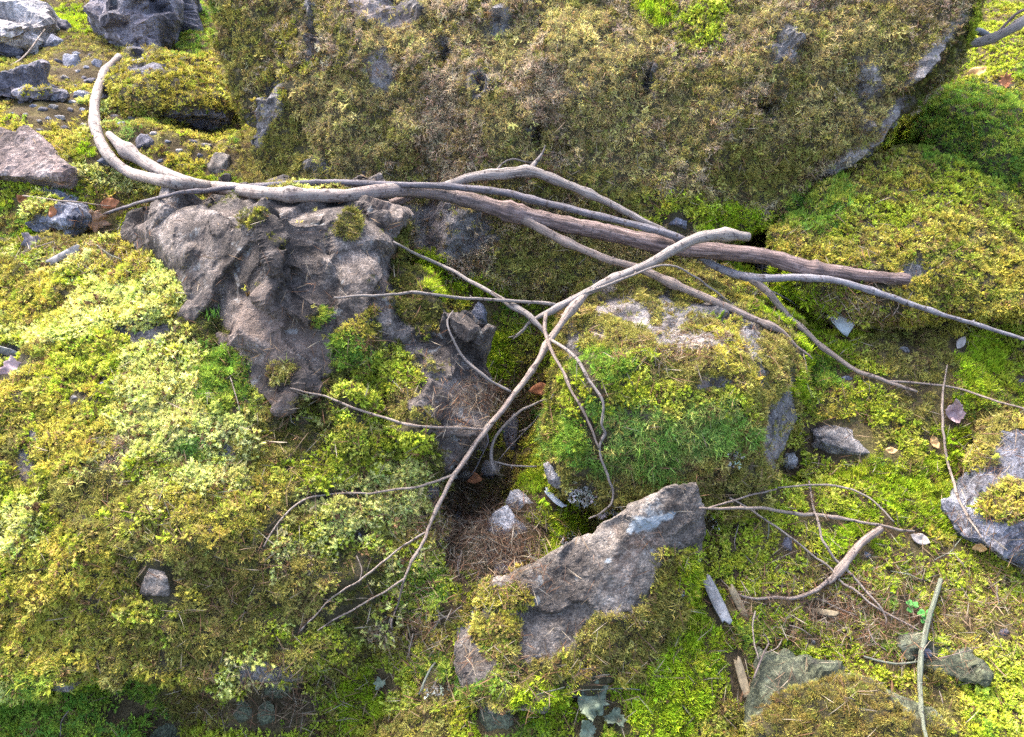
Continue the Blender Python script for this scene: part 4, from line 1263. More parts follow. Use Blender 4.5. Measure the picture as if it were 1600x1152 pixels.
def tube(name, spec, mat, parent=None, pale=0.3, seed=0, sides=None, knots=0, wob=0.06, step=7.0, clamp=True, lift=0.014, origin=None, kink=0.0036, buds=0.10):
    p, r = path3(spec, step, clamp, lift)
    r = r * np.clip(0.60 + (r - 0.003) * 42, 0.60, 0.95)
    g = np.random.default_rng(seed + 500)
    n = len(p)
    if kink:
        off = np.stack([fbm(np.stack([np.arange(n) * 0.24, np.zeros(n), np.full(n, j * 9.7)], 1), 1, 3, seed + 3) for j in range(3)], 1)
        off[0] = 0
        env = np.minimum(1, np.minimum(np.arange(n), 400) / 6.0)[:, None] * np.clip(0.006 / (r[:, None] + 0.002), 0.3, 1.0)
        p = p + off * env * kink
    sides = sides or (14 if r.max() > 0.009 else 8 if r.max() > 0.004 else 6)
    t = np.gradient(p, axis=0)
    t /= np.linalg.norm(t, axis=1, keepdims=True)
    u = np.cross(t[0], (0, 0, 1.0))
    u /= np.linalg.norm(u)
    rad = r * (1 + wob * fbm(np.stack([np.arange(n) * 0.35, np.zeros(n), np.zeros(n)], 1), 1, 3, seed))
    for _ in range(knots):
        k = g.integers(2, n - 2)
        rad *= 1 + g.uniform(0.15, 0.4) * np.exp(-((np.arange(n) - k) / 1.3) ** 2)
    arc = np.concatenate([[0], np.cumsum(np.linalg.norm(np.diff(p, axis=0), axis=1))])
    V, A, PA = [], [], []
    for i in range(n):
        u = u - t[i] * (u @ t[i])
        u /= np.linalg.norm(u)
        w = np.cross(t[i], u)
        ang = np.arange(sides) * 2 * math.pi / sides
        ring = p[i] + rad[i] * (np.cos(ang)[:, None] * u + np.sin(ang)[:, None] * w)
        V.append(ring)
        A.append(np.stack([np.cos(ang) * 0.06, np.sin(ang) * 0.06, np.full(sides, arc[i])], 1))
        PA.append(np.full(sides, pale(i / (n - 1)) if callable(pale) else pale))
    V, A, PA = np.concatenate(V), np.concatenate(A), np.concatenate(PA)
    if r.max() > 0.006:
        nrm = V - np.repeat(p, sides, 0)
        nrm /= np.linalg.norm(nrm, axis=1, keepdims=True)
        V = V + nrm * (np.repeat(rad, sides) * 0.07 * fbm(V, 70, 3, seed + 2))[:, None]
    F = []
    for i in range(n - 1):
        for k in range(sides):
            a, b = i * sides + k, i * sides + (k + 1) % sides
            F.append((a, b, b + sides, a + sides))
    V = np.concatenate([V, [p[0] - t[0] * rad[0] * 0.3, p[-1] + t[-1] * rad[-1] * 0.3]])
    A = np.concatenate([A, [A[0] * (0, 0, 1), A[-1] * (0, 0, 1)]])
    PA = np.concatenate([PA, [PA[0], PA[-1]]])
    for k in range(sides):
        F.append((len(V) - 2, (k + 1) % sides, k, k))
        F.append((len(V) - 1, (n - 1) * sides + k, (n - 1) * sides + (k + 1) % sides, (n - 1) * sides + (k + 1) % sides))
    F2 = [tuple(dict.fromkeys(f)) for f in F]
    if buds and n > 8:
        for k in range(2, n - 2):
            if g.uniform() > buds:
                continue
            ax = g.normal(size=3)
            ax -= t[k] * (ax @ t[k])
            ax /= np.linalg.norm(ax)
            if rad[k] > 0.008 and g.uniform() < 0.8:
                continue
            hgt = min(rad[k] * g.uniform(1.1, 2.2) + 0.0012, 0.006)
            w = np.cross(ax, t[k])
            q = rad[k] * 0.55 + 0.0004
            c0 = p[k] + ax * rad[k] * 0.5
            nb = len(V)
            V = np.concatenate([V, [c0 + t[k] * q, c0 + w * q, c0 - t[k] * q, c0 - w * q, p[k] + ax * (rad[k] * 0.8 + hgt) + t[k] * hgt * 0.9, p[k] + ax * (rad[k] * 0.8 + hgt) + t[k] * hgt * 0.6 + w * q * 0.4]])
            A = np.concatenate([A, np.tile([[0.06, 0, arc[k]]], (6, 1))])
            PA = np.concatenate([PA, np.full(6, 0.3)])
            F2 += [(nb, nb + 1, nb + 5, nb + 4), (nb + 1, nb + 2, nb + 5), (nb + 2, nb + 3, nb + 4, nb + 5), (nb + 3, nb, nb + 4)]
    og = origin if origin is not None else (p[0] if parent is None else None)
    me = bpy.data.meshes.new(name)
    og = np.array(p[0] if og is None else og)
    me.from_pydata((V - og).tolist(), [], F2)
    me.attributes.new('along', 'FLOAT_VECTOR', 'POINT').data.foreach_set('vector', A.astype(np.float32).ravel())
    me.attributes.new('pale', 'FLOAT', 'POINT').data.foreach_set('value', PA.astype(np.float32))
    me.polygons.foreach_set('use_smooth', np.ones(len(me.polygons), bool))
    me.materials.append(mat)
    o = bpy.data.objects.new(name, me)
    COL.objects.link(o)
    if parent is not None:
        o.parent = parent
        o.location = Vector(og) - parent.location
    else:
        o.location = og
    PRESS.extend(zip(p[::2], r[::2]))
    return o, p, r


def empty(name, loc, label, cat, group=None):
    o = bpy.data.objects.new(name, None)
    o.empty_display_size = 0.1
    o.location = loc
    COL.objects.link(o)
    return tag(o, label, cat, group)


# the long log
LOG = [(186, 88, 10, 3.33), (162, 118, 14, 3.22), (149, 160, 16, 3.08), (150, 200, 17, 2.96), (160, 228, 18, 2.88), (178, 252, 18, 2.80), (205, 271, 18, 2.73), (245, 281, 19, 2.65), (300, 290, 21, 2.56), (350, 295, 21, 2.50), (430, 303, 22, 2.46), (530, 306, 22, 2.41), (600, 299, 24, 2.385),
       (660, 298, 25, 2.38), (720, 310, 26, 2.38), (800, 332, 27, 2.385), (880, 350, 27, 2.385), (960, 366, 28, 2.385), (1040, 384, 28, 2.38), (1120, 393, 27, 2.375), (1200, 402, 26, 2.37), (1262, 420, 28, 2.365), (1330, 429, 22, 2.345), (1420, 437, 17, 2.325)]
log = empty('fallen_log', P(*LOG[0][:2], LOG[0][3]), 'long curved log, pale at the left and brown at the right, lying across the boulders', 'log')
tube('stem', LOG, M['bark'], log, pale=lambda t: 1.0 if t < 0.30 else max(0.07, 1.0 - (t - 0.30) * 3.6), seed=1, knots=9, clamp=True, lift=0.0, step=6)
tube('stem', [(170, 210, 11, 2.95), (192, 231, 18, 2.86), (221, 251, 20, 2.77), (254, 270, 20, 2.68), (300, 286, 18, 2.57), (345, 294, 14, 2.52)], M['bark'], log, pale=0.95, seed=2, knots=2, clamp=True, lift=0.0)[0]['label'] = 'short second stem with an orange stained end'
tube('side_branch', [(655, 305, 14, 2.39), (700, 290, 15, 2.41), (745, 276, 16, 2.42), (790, 272, 16, 2.42), (830, 268, 17, 2.41), (880, 286, 15, 2.41), (940, 312, 13, 2.41), (990, 338, 12, 2.41), (1040, 362, 10, 2.41)], M['pale_bark'], log, pale=0.35, seed=3, knots=5, clamp=False)
tube('twig', [(828, 268, 14, 2.41), (836, 255, 9, 2.42), (846, 240, 5, 2.43), (852, 228, 3, 2.44)], M['pale_bark'], log, pale=0.3, seed=4, clamp=False)
tube('twig', [(772, 272, 7, 2.42), (785, 256, 4, 2.43), (802, 249, 4, 2.44), (830, 254, 3, 2.44), (848, 236, 2.5, 2.45)], M['pale_bark'], log, pale=0.4, seed=5, clamp=False, kink=0.004)
tube('branch_stub', [(650, 303, 12, 2.40), (615, 318, 15, 2.41), (580, 326, 17, 2.42), (560, 331, 12, 2.43)], M['bark'], log, pale=0.2, seed=6, clamp=False)
tube('twig', [(700, 288, 6, 2.40), (630, 296, 5, 2.36), (608, 312, 4, 2.37)], M['dark_bark'], log, pale=0.2, seed=7, clamp=False)
tube('side_branch', [(812, 338, 22, 2.385), (835, 352, 15, 2.37), (880, 376, 14, 2.36), (940, 402, 13, 2.35), (1000, 420, 13, 2.34), (1050, 443, 13, 2.335), (1105, 466, 13, 2.33), (1160, 490, 12, 2.33), (1200, 508, 11, 2.325), (1222, 518, 10, 2.32), (1245, 540, 7, 2.31), (1268, 562, 4, 2.30)], M['twig'], log, pale=0.35, seed=8, knots=5)
tube('twig', [(1255, 552, 4, 2.305), (1262, 585, 4, 2.29), (1258, 600, 3.5, 2.285)], M['twig'], log, pale=0.6, seed=9, clamp=False)

# the thin dark branch that runs along the log and forks on the right
TB = [(166, 334, 7), (200, 323, 7, 'i'), (280, 303, 8, 2.42), (350, 295, 9, 2.40), (400, 290, 10, 2.39), (470, 287, 11, 2.375), (530, 285, 11, 2.365), (610, 289, 11, 2.35), (700, 291, 11, 2.345), (770, 298, 12, 2.345), (840, 314, 12, 2.345), (920, 334, 12, 2.34), (1000, 354, 12, 2.34), (1060, 372, 13, 2.345), (1090, 396, 13, 2.40),
      (1120, 418, 13, 2.40), (1175, 434, 14, 2.36), (1250, 434, 12, 2.34), (1310, 440, 12, 2.315), (1390, 464, 11, 'i'), (1470, 490, 9, 'i'), (1540, 512, 8, 2.30), (1620, 536, 7, 2.28)]
br = empty('fallen_branch', P(166, 334, 2.5), 'long thin dark grey branch running along the log and forking at the right', 'branch')
tube('stem', TB, M['dark_bark'], br, pale=lambda t: 0.15 + 0.35 * min(1, max(0, (t - 0.45) * 3)), seed=11, knots=10, clamp=True)
tube('side_branch', [(1172, 434, 14, 2.36), (1200, 458, 12, 2.355), (1230, 492, 10), (1290, 546, 9, 'i'), (1340, 580, 9), (1390, 598, 8, 'i'), (1432, 612, 6)], M['twig'], br, pale=0.45, seed=12, knots=5)
tube('twig', [(1385, 596, 6), (1430, 598, 5, 'i'), (1490, 606, 5), (1550, 624, 5, 'i'), (1625, 646, 4)], M['twig'], br, pale=0.5, seed=13, kink=0.002)
tube('twig', [(1198, 452, 4, 2.36), (1225, 465, 3, 2.36), (1262, 490, 2.5)], M['dark_bark'], br, pale=0.1, seed=14)
tube('twig', [(200, 325, 4, 'i'), (172, 330, 4), (150, 342, 3)], M['dark_bark'], br, pale=0.2, seed=15)

# the pale cut branch that reaches down the middle with all its twigs
PB = [(1170, 370, 15, 2.30), (1125, 367, 17, 2.29), (1085, 374, 18, 2.28), (1050, 392, 17, 2.27), (1010, 414, 15, 2.26), (960, 436, 14, 2.25), (915, 458, 13, 2.24), (870, 482, 12, 2.22), (832, 500, 8, 2.21), (818, 516, 6, 2.21), (801, 530, 3.5, 2.21)]
pb = empty('fallen_branch', P(1170, 370, 2.30), 'pale grey branch with a cut end, reaching down the middle with many twigs', 'branch')
tube('stem', PB, M['pale_bark'], pb, pale=lambda t: 0.95 - 0.4 * t, seed=21, knots=6, clamp=False)
tube('side_branch', [(915, 460, 11, 2.24), (890, 488, 12, 2.21), (862, 528, 12, 2.17), (838, 568, 11, 2.13), (800, 622, 11, 2.09), (760, 672, 10, 2.06), (725, 720, 10, 2.02), (700, 760, 9, 1.99), (676, 812, 8, 1.96), (655, 858, 7, 1.93), (632, 905, 6, 1.90), (620, 945, 5), (610, 975, 5), (616, 990, 3)], M['twig'], pb, pale=0.55, seed=22, knots=8)
tube('twig', [(798, 612, 6, 2.09), (755, 588, 6, 2.08), (725, 560, 6, 2.09), (706, 525, 5, 2.12), (699, 500, 5, 2.14), (708, 486, 3.5, 2.16)], M['pale_bark'], pb, pale=0.6, seed=23, knots=3)
tube('twig', [(757, 671, 6, 2.06), (690, 668, 6, 2.03), (630, 662, 6, 2.02), (560, 640, 6, 2.01), (505, 620, 5, 2.01), (455, 607, 4)], M['twig'], pb, pale=0.8, seed=24, knots=3)
tube('twig', [(708, 742, 6, 2.00), (650, 762, 6, 1.98), (560, 771, 5), (490, 776, 5, 'i'), (450, 800, 5, 'i'), (425, 832, 4), (414, 854, 3)], M['twig'], pb, pale=0.8, seed=25)
tube('twig', [(664, 832, 5, 1.95), (620, 860, 5, 'i'), (560, 905, 5), (510, 945, 4, 'i'), (470, 985, 3.5)], M['twig'], pb, pale=0.8, seed=26)
tube('twig', [(632, 904, 5, 1.90), (590, 930, 5, 'i'), (545, 955, 4.5), (495, 985, 3.5)], M['twig'], pb, pale=0.8, seed=27)
tube('twig', [(868, 476, 7, 2.22), (835, 471, 7, 2.22), (780, 469, 7, 2.20), (715, 465, 7, 2.17), (650, 458, 7, 2.14), (590, 462, 6, 2.13), (522, 464, 5, 2.12)], M['pale_bark'], pb, pale=0.6, seed=28, knots=4)
tube('twig', [(862, 532, 8, 2.18), (832, 500, 9, 2.195), (800, 478, 9, 2.22), (765, 456, 9, 2.25), (715, 428, 8, 2.29), (660, 402, 7, 2.33), (614, 378, 5, 2.36)], M['pale_bark'], pb, pale=0.85, seed=29, knots=4)
tube('twig', [(830, 496, 6, 2.20), (800, 478, 5, 2.21), (768, 455, 4, 2.22)], M['twig'], pb, pale=0.2, seed=30, clamp=False)
tube('twig', [(817, 515, 5, 2.21), (806, 524, 4, 2.20), (794, 527, 3, 2.20)], M['pale_bark'], pb, pale=0.6, seed=31, clamp=False)
tube('twig', [(902, 462, 6, 2.235), (950, 446, 6, 2.23), (1000, 424, 5, 2.23), (1048, 415, 5, 2.24), (1080, 428, 5, 2.26), (1112, 450, 5, 2.28), (1140, 472, 3.5, 2.30)], M['pale_bark'], pb, pale=0.7, seed=32)
tube('twig', [(862, 532, 7, 2.16), (898, 556, 7, 2.10), (918, 590, 7, 2.06), (942, 628, 6, 2.04), (940, 665, 6, 2.03), (945, 675, 6, 2.03), (936, 695, 5, 2.03), (938, 718, 6, 2.03), (952, 750, 6, 2.02), (956, 772, 5, 2.02), (950, 795, 5, 2.01), (920, 810, 4, 2.02)], M['pale_bark'], pb, pale=0.75, seed=33, knots=4)
tube('twig', [(853, 490, 8, 2.21), (852, 520, 8, 2.17), (868, 560, 7, 2.10), (896, 615, 6, 2.06), (920, 665, 6, 2.04), (936, 700, 5, 2.03)], M['twig'], pb, pale=0.4, seed=34, knots=3)
tube('twig', [(756, 672, 5, 2.06), (763, 690, 4, 2.07), (742, 730, 3, 2.1), (735, 742, 2.5, 2.12)], M['dark_bark'], pb, pale=0.2, seed=35, clamp=False)

tube('cut_end', [(1167, 369.8, 13, 2.2985), (1171.5, 370.3, 12.5, 2.2995)], M['cutwood'], pb, seed=36, clamp=False, step=2, kink=0, buds=0)
tube('cut_end', [(1417, 436.7, 14, 2.3255), (1421.5, 437.2, 13, 2.3245)], M['cutwood'], log, seed=37, clamp=False, step=2, kink=0, buds=0)

# twigs down in the hollow
hb = empty('hollow_twig', P(790, 750, 2.16), 'thin grey twig bent like a hook in the dark hollow', 'twig')
tube('stem', [(792, 748, 7), (775, 738, 8, 2.15), (766, 715, 8, 2.15), (770, 690, 7, 2.16), (785, 668, 7, 2.18), (810, 645, 6, 2.19), (850, 625, 5, 2.20)], M['pale_bark'], hb, pale=0.6, seed=41, clamp=True)
tube('twig', [(768, 720, 5, 2.15), (800, 727, 5, 2.14), (838, 728, 4, 2.14)], M['pale_bark'], hb, pale=0.5, seed=42)
sp = tube('hollow_twig', [(805, 678, 5), (825, 668, 5, 'i'), (838, 655, 4)], M['pale_bark'], None, pale=0.7, seed=43)[0]
tag(sp, 'short pale twig leaning in the hollow above the hooked one', 'twig')
sp = tube('hollow_twig', [(778, 720, 4), (800, 695, 4, 'i'), (852, 640, 3), (866, 615, 2.5)], M['dark_bark'], None, pale=0.4, seed=44)[0]
tag(sp, 'thin dark twig slanting up to the middle boulder in the hollow', 'twig')

# sticks on the ground at the right
def stick(spec, mat, label, cat='stick', name='stick', **kw):
    kw.setdefault('lift', 0.019)
    kw['pale'] = min(1.0, kw.get('pale', 0.4) + 0.3)
    o, p, r = tube(name, spec, mat, None, **kw)
    return tag(o, label, cat)


stick([(1094, 794, 6), (1170, 795, 7, 'i'), (1250, 803, 8), (1330, 814, 7, 'i'), (1426, 831, 5)], M['twig'], 'straight brown stick pointing right from the tip of the pointed slab', pale=0.3, seed=51, knots=3)
stick([(1096, 798, 5), (1150, 780, 5, 'i'), (1215, 764, 5)], M['twig'], 'short stick rising from the slab tip towards the middle boulder', pale=0.3, seed=52)
stick([(1215, 762, 4), (1290, 758, 5, 'i'), (1340, 768, 5), (1372, 790, 5, 'i'), (1397, 816, 3.5)], M['twig'], 'thin stick curving over bright moss above the straight brown stick', pale=0.6, seed=53)
stick([(1140, 778, 5), (1200, 814, 5, 'i'), (1270, 866, 5), (1330, 920, 5, 'i'), (1380, 955, 5), (1438, 986, 4)], M['twig'], 'long thin stick slanting down right under the forked stick', pale=0.6, seed=54, knots=2)
stick([(1264, 752, 5), (1272, 800, 5, 'i'), (1290, 850, 6), (1325, 896, 6, 'i'), (1380, 955, 5, 'i'), (1384, 975, 3)], M['twig'], 'thin stick falling steeply across the straight brown stick', pale=0.5, seed=55, knots=2)
fb = empty('forked_stick', P(1376, 826, 2.1), 'forked stick with a thick short stem and a long curved tail', 'stick')
tube('stem', [(1376, 826, 12), (1345, 850, 13, 'i'), (1318, 884, 13), (1302, 905, 10), (1297, 914, 7)], M['twig'], fb, pale=0.45, seed=56, lift=0.018, knots=3)
tube('twig', [(1318, 884, 11), (1290, 912, 9, 'i'), (1250, 932, 8), (1200, 936, 7, 'i'), (1160, 930, 5), (1126, 906, 3)], M['twig'], fb, pale=0.6, seed=57, lift=0.014)
stick([(1470, 905, 9), (1455, 960, 10, 'i'), (1444, 1000, 10), (1438, 1060, 10, 'i'), (1440, 1110, 9), (1450, 1160, 8), (1462, 1215, 7)], M['green_bark'], 'upright grey green stick at the bottom right', pale=-0.2, seed=58, lift=0.014, knots=3)
stick([(1350, 1026, 5), (1385, 1036, 6, 'i'), (1430, 1034, 5), (1446, 1030, 4)], M['green_bark'], 'short curved stick lying left of the upright green stick', pale=0.6, seed=59)
stick([(1480, 570, 3), (1474, 620, 5), (1474, 680, 6, 'i'), (1482, 730, 6), (1500, 785, 6, 'i'), (1532, 842, 4)], M['twig'], 'thin bent twig hanging beside the right edge rock', pale=0.5, seed=60, cat='twig', name='twig_stick')
stick([(1534, 842, 3), (1560, 868, 3.5, 'i'), (1598, 888, 3)], M['twig'], 'fine pale twig at the right edge under the rock', pale=0.7, seed=61, cat='twig', name='twig_stick')
tr = empty('broken_branch', P(1496, 66, 2.9), 'pale broken branch end poking in at the top right corner', 'branch')
tube('stem', [(1495, 66, 14, 2.86), (1525, 67, 15, 2.84), (1555, 58, 15, 2.82), (1585, 42, 14, 2.8), (1640, 5, 14, 2.8)], M['pale_bark'], tr, pale=0.9, seed=62, clamp=False, knots=2)
tube('twig', [(1556, 56, 8, 2.82), (1572, 38, 6, 2.83), (1595, 18, 6, 2.84), (1640, 0, 5, 2.86)], M['bark'], tr, pale=0.2, seed=63, clamp=False)
stick([(1520, 48, 11, 2.9), (1532, 50, 12, 2.89), (1546, 55, 9, 2.88)], M['greywood'], 'grey stump of wood in the corner behind the pale broken branch', cat='wood', name='wood_piece', pale=0.5, seed=64)
stick([(36, 306, 4), (80, 312, 4, 'i'), (120, 316, 4), (170, 322, 3)], M['twig'], 'straight straw like twig above the curled brown leaf', pale=0.4, seed=65, cat='twig', name='twig_stick')
stick([(18, 102, 4), (40, 86, 4, 'i'), (70, 46, 3)], M['twig'], 'thin pale twig slanting between the stones at far left', pale=0.9, seed=66, cat='twig', name='twig_stick')
stick([(1340, 0, 3), (1345, 6, 3)], M['twig'], 'stub of twig at the top edge', pale=0.4, seed=67, cat='twig', name='twig_stick') if False else None
stick([(360, 590, 3), (366, 612, 3, 'i'), (376, 645, 2.5)], M['twig'], 'fine straw standing in the pale moss left of the grey rock', pale=0.8, seed=68, cat='twig', name='twig_stick')
stick([(655, 1085, 5), (665, 1060, 6, 'i'), (680, 1035, 5)], M['green_bark'], 'short greenish stick at the bottom left of the pointed slab', pale=0.5, seed=69)
stick([(1178, 1060, 5), (1188, 1035, 5, 'i'), (1200, 1005, 4), (1192, 990, 3)], M['bark'], 'dark crooked twig at the left corner of the moss capped rock', pale=0.1, seed=70, cat='twig', name='twig_stick')
stick([(1180, 955, 4), (1176, 985, 4, 'i'), (1186, 1030, 4)], M['twig'], 'thin grey twig above the left corner of the moss capped rock', pale=0.6, seed=71, cat='twig', name='twig_stick')
stick([(1000, 1078, 3), (960, 1075, 3, 'i'), (905, 1080, 2.5)], M['green_bark'], 'fine twig in the moss below the pointed slab', pale=0.6, seed=72, cat='twig', name='twig_stick')
# twiglets lying about: small ones nothing tells apart
for k, (x, y) in enumerate([(560, 890), (700, 960), (720, 880), (1200, 830), (1210, 1010), (1310, 950), (1370, 1000), (1420, 900), (1500, 1020), (1560, 930), (1250, 985), (860, 1080), (640, 1010), (100, 1130), (1150, 840), (1330, 500), (1400, 480), (120, 405), (60, 385), (170, 395), (700, 840), (760, 900), (1470, 1090), (1480, 860)]):
    g = np.random.default_rng(k + 7000)
    a = g.uniform(0, math.pi)
    L = g.uniform(14, 34)
    bnd = g.uniform(-6, 6)
    stick([(x - L * math.cos(a), y - L * math.sin(a) * 0.7, 2.6), (x + bnd * math.sin(a), y - bnd * math.cos(a), 3.0, 'i'), (x + L * math.cos(a), y + L * math.sin(a) * 0.7, 2.2)], M[('twig', 'bark', 'twig', 'green_bark')[k % 4]],
          'tiny dry twig scattered on the moss', cat='twig', name='scattered_twig', pale=0.5, seed=700 + k, step=5)['group'] = 'tiny dry twigs scattered on the moss'


# ------------------------------------------------------------------ wood chips, leaves, bark flakes
def sheet(name, outline, px, py, size, mat, label, cat, rot=0, curl=0.25, thick=0.0012, seed=0, lift=0.017, tilt=0.2, group=None, rib=True, parent=None, d=None, nrm=None):
    """a thin curled piece with real thickness: outline in unit coordinates, size in photo pixels"""
    g = np.random.default_rng(seed + 4000)
    if d is None:
        d, nrm = hit(px, py)
    nr = np.array(nrm)
    c = P(px, py, d)
    vw = (CAM - c) / np.linalg.norm(CAM - c)
    if nr @ vw < 0:
        nr = -nr
    nr = nr * 0.45 + vw * 0.75 + g.normal(size=3) * tilt
    nr /= np.linalg.norm(nr)
    s = size / 2 * d / FPX
    ex = np.cross(UP, nr)
    ex /= np.linalg.norm(ex)
    ey = np.cross(nr, ex)
    a = math.radians(rot)
    X, Y = ex * math.cos(a) + ey * math.sin(a), -ex * math.sin(a) + ey * math.cos(a)
    bm = bmesh.new()
    vs = [bm.verts.new((x, y, 0)) for x, y in outline]
    fc = bm.faces.new(vs)
    bmesh.ops.triangulate(bm, faces=[fc])
    for _ in range(3):
        bmesh.ops.subdivide_edges(bm, edges=[e for e in bm.edges if e.calc_length() > 0.28], cuts=1)
        bmesh.ops.triangulate(bm, faces=bm.faces)
    v = np.array([q.co for q in bm.verts])
    w = np.stack([v[:, 0], v[:, 1], np.full(len(v), seed * 3.3)], 1)
    z = curl * (v[:, 0] ** 2 + 0.5 * v[:, 1] ** 2) + 0.18 * curl * 4 * fbm(w, 1.3, 3, seed) - (0.10 * np.exp(-(v[:, 1] / 0.12) ** 2) if rib else 0)
    for q, zz in zip(bm.verts, z):
        q.co.z = zz
    r = bmesh.ops.solidify(bm, geom=list(bm.faces), thickness=thick / s)
    for q in bm.verts:
        p = X * (q.co.x * s) + Y * (q.co.y * s) + nr * (q.co.z * s + lift)
        q.co = p
    bmesh.ops.recalc_face_normals(bm, faces=bm.faces)
    me = bpy.data.meshes.new(name)
    bm.to_mesh(me)
    bm.free()
    me.materials.append(mat)
    me.polygons.foreach_set('use_smooth', np.ones(len(me.polygons), bool))
    o = bpy.data.objects.new(name, me)
    COL.objects.link(o)
    PRESS.extend((np.array(q.co) + c, 0.006) for q in list(me.vertices)[::2])
    o.location = c
    if parent is not None:
        o.parent = parent
        o.location = Vector(c) - parent.location
        return o
    return tag(o, label, cat, group)


LEAF = [(-1, 0), (-0.75, 0.28), (-0.4, 0.5), (0, 0.58), (0.35, 0.5), (0.7, 0.28), (1, 0.02), (0.7, -0.3), (0.35, -0.5), (0, -0.55), (-0.4, -0.5), (-0.75, -0.26)]
MAPLE = [(-1, 0), (-0.7, 0.35), (-0.9, 0.65), (-0.45, 0.6), (-0.2, 0.95), (0.05, 0.6), (0.45, 0.8), (0.45, 0.4), (0.95, 0.25), (0.7, 0), (0.9, -0.4), (0.4, -0.4), (0.3, -0.85), (-0.05, -0.5), (-0.4, -0.8), (-0.5, -0.4), (-0.85, -0.4)]
CHIP = [(-1, 0.12), (-0.9, 0.2), (-0.5, 0.22), (0.3, 0.2), (0.9, 0.15), (1.0, 0.02), (0.8, -0.1), (0.85, -0.18), (0.2, -0.2), (-0.4, -0.17), (-0.9, -0.12), (-0.8, 0.02)]
TRIA = [(-1.0, 0.45), (-0.2, 0.62), (0.6, 0.7), (1.0, 0.8), (0.6, 0.2), (0.25, -0.4), (0.05, -0.8), (-0.2, -0.6), (-0.6, -0.1)]
FLAKE = [(-1, 0.3), (-0.6, 0.7), (-0.2, 0.5), (0.1, 0.75), (0.5, 0.5), (0.95, 0.55), (0.9, 0.1), (0.7, -0.2), (0.85, -0.6), (0.3, -0.5), (0.0, -0.8), (-0.3, -0.45), (-0.75, -0.55), (-0.65, -0.1)]


def lobed(seed, n=34, amp=0.5):
    a = np.arange(n) * 2 * math.pi / n
    r = 0.78 + amp * fbm(np.stack([np.cos(a) * 1.6, np.sin(a) * 1.6, np.full(n, seed * 5.1)], 1), 1.0, 3, seed) + 0.07 * np.cos(np.arange(n) * math.pi)
    return [(float(x * c), float(x * d * 0.8)) for x, c, d in zip(r, np.cos(a), np.sin(a))]


sheet('dry_leaf', MAPLE, 145, 346, 44, M['leaf_brown'], 'large curled pale brown leaf by the tip of the thin dark branch', 'leaf', rot=20, curl=0.7, seed=1)
sheet('dry_leaf', LEAF, 173, 318, 30, M['leaf_red'], 'reddish leaf just above the large curled brown leaf', 'leaf', rot=15, curl=0.4, seed=2)
sheet('dry_leaf', LEAF, 36, 317, 26, M['leaf_red'], 'reddish brown leaf near the left edge at the end of the straw twig', 'leaf', rot=-40, curl=0.5, seed=3)
sheet('dry_leaf', LEAF, 87, 329, 20, M['leaf_red'], 'small red leaf lying on the blue grey stone', 'leaf', rot=70, curl=0.5, seed=4)
sheet('dry_leaf', lobed(7), 1492, 645, 36, M['leaf_mauve'], 'mauve brown curled leaf on bright moss by the hanging twig', 'leaf', rot=-60, curl=0.9, seed=5)
sheet('dry_leaf', LEAF, 1440, 846, 30, M['leaf_pale'], 'pale leaf lying right of the straight brown stick', 'leaf', rot=-20, curl=0.5, seed=6)
sheet('dry_leaf', LEAF, 1536, 850, 24, M['leaf_ochre'], 'orange brown leaf at the end of the hanging twig', 'leaf', rot=10, curl=0.4, seed=7)
sheet('dry_leaf', LEAF, 1500, 536, 22, M['leaf_pale'], 'small cream leaf under the right fork of the dark branch', 'leaf', rot=60, curl=0.4, seed=8)
sheet('dry_leaf', MAPLE, 1570, 130, 24, M['leaf_red'], 'rusty leaf in the moss under the top right corner', 'leaf', rot=80, curl=0.4, seed=9)
sheet('dry_leaf', LEAF, 1525, 118, 34, M['leaf_ochre'], 'narrow orange leaf near the top right rounded boulder', 'leaf', rot=30, curl=0.4, seed=10)
sheet('dry_leaf', LEAF, 1458, 690, 22, M['leaf_ochre'], 'yellowish leaf left of the hanging twig near its middle', 'leaf', rot=110, curl=0.5, seed=11)
sheet('dry_leaf', LEAF, 1388, 708, 20, M['leaf_ochre'], 'tan leaf at the right end of the long grey stone', 'leaf', rot=0, curl=0.5, seed=12)
sheet('dry_leaf', LEAF, 735, 748, 32, M['leaf_red'], 'rust coloured leaf scrap at the bottom of the hollow', 'leaf', rot=-15, curl=0.4, seed=13)
sheet('dry_leaf', LEAF, 850, 607, 36, M['leaf_red'], 'long rusty leaf scrap left of the middle boulder', 'leaf', rot=8, curl=0.4, seed=14)
sheet('bark_flake', TRIA, 1322, 502, 58, M['birch'], 'white triangular flake lying in the gully at the right', 'bark', rot=0, curl=0.12, seed=15, rib=False)
sheet('bark_flake', CHIP, 105, 398, 56, M['leaf_pale'], 'pale pinkish bark strip at the top of the lower left boulder', 'bark', rot=32, curl=0.3, seed=16, rib=False, thick=0.003)
sheet('bark_flake', FLAKE, 50, 384, 40, M['bark_dark'], 'dark bark scrap left of the pale bark strip', 'bark', rot=-20, curl=0.4, seed=17, rib=False, thick=0.003)
sheet('bark_flake', FLAKE, 20, 575, 34, M['leaf_mauve'], 'mauve bark scrap at the left edge under the whitish wood piece', 'bark', rot=60, curl=0.4, seed=18, rib=False, thick=0.002)
sheet('bark_flake', CHIP, 20, 548, 60, M['greywood'], 'whitish wood piece at the left edge in the moss', 'bark', rot=-25, curl=0.3, seed=19, rib=False, thick=0.006)
sheet('bark_flake', lobed(60), 925, 1100, 62, M['lichen_flake'], 'mint green lichen flake at the bottom, the left one of two', 'lichen', rot=50, curl=1.0, seed=20, rib=False)
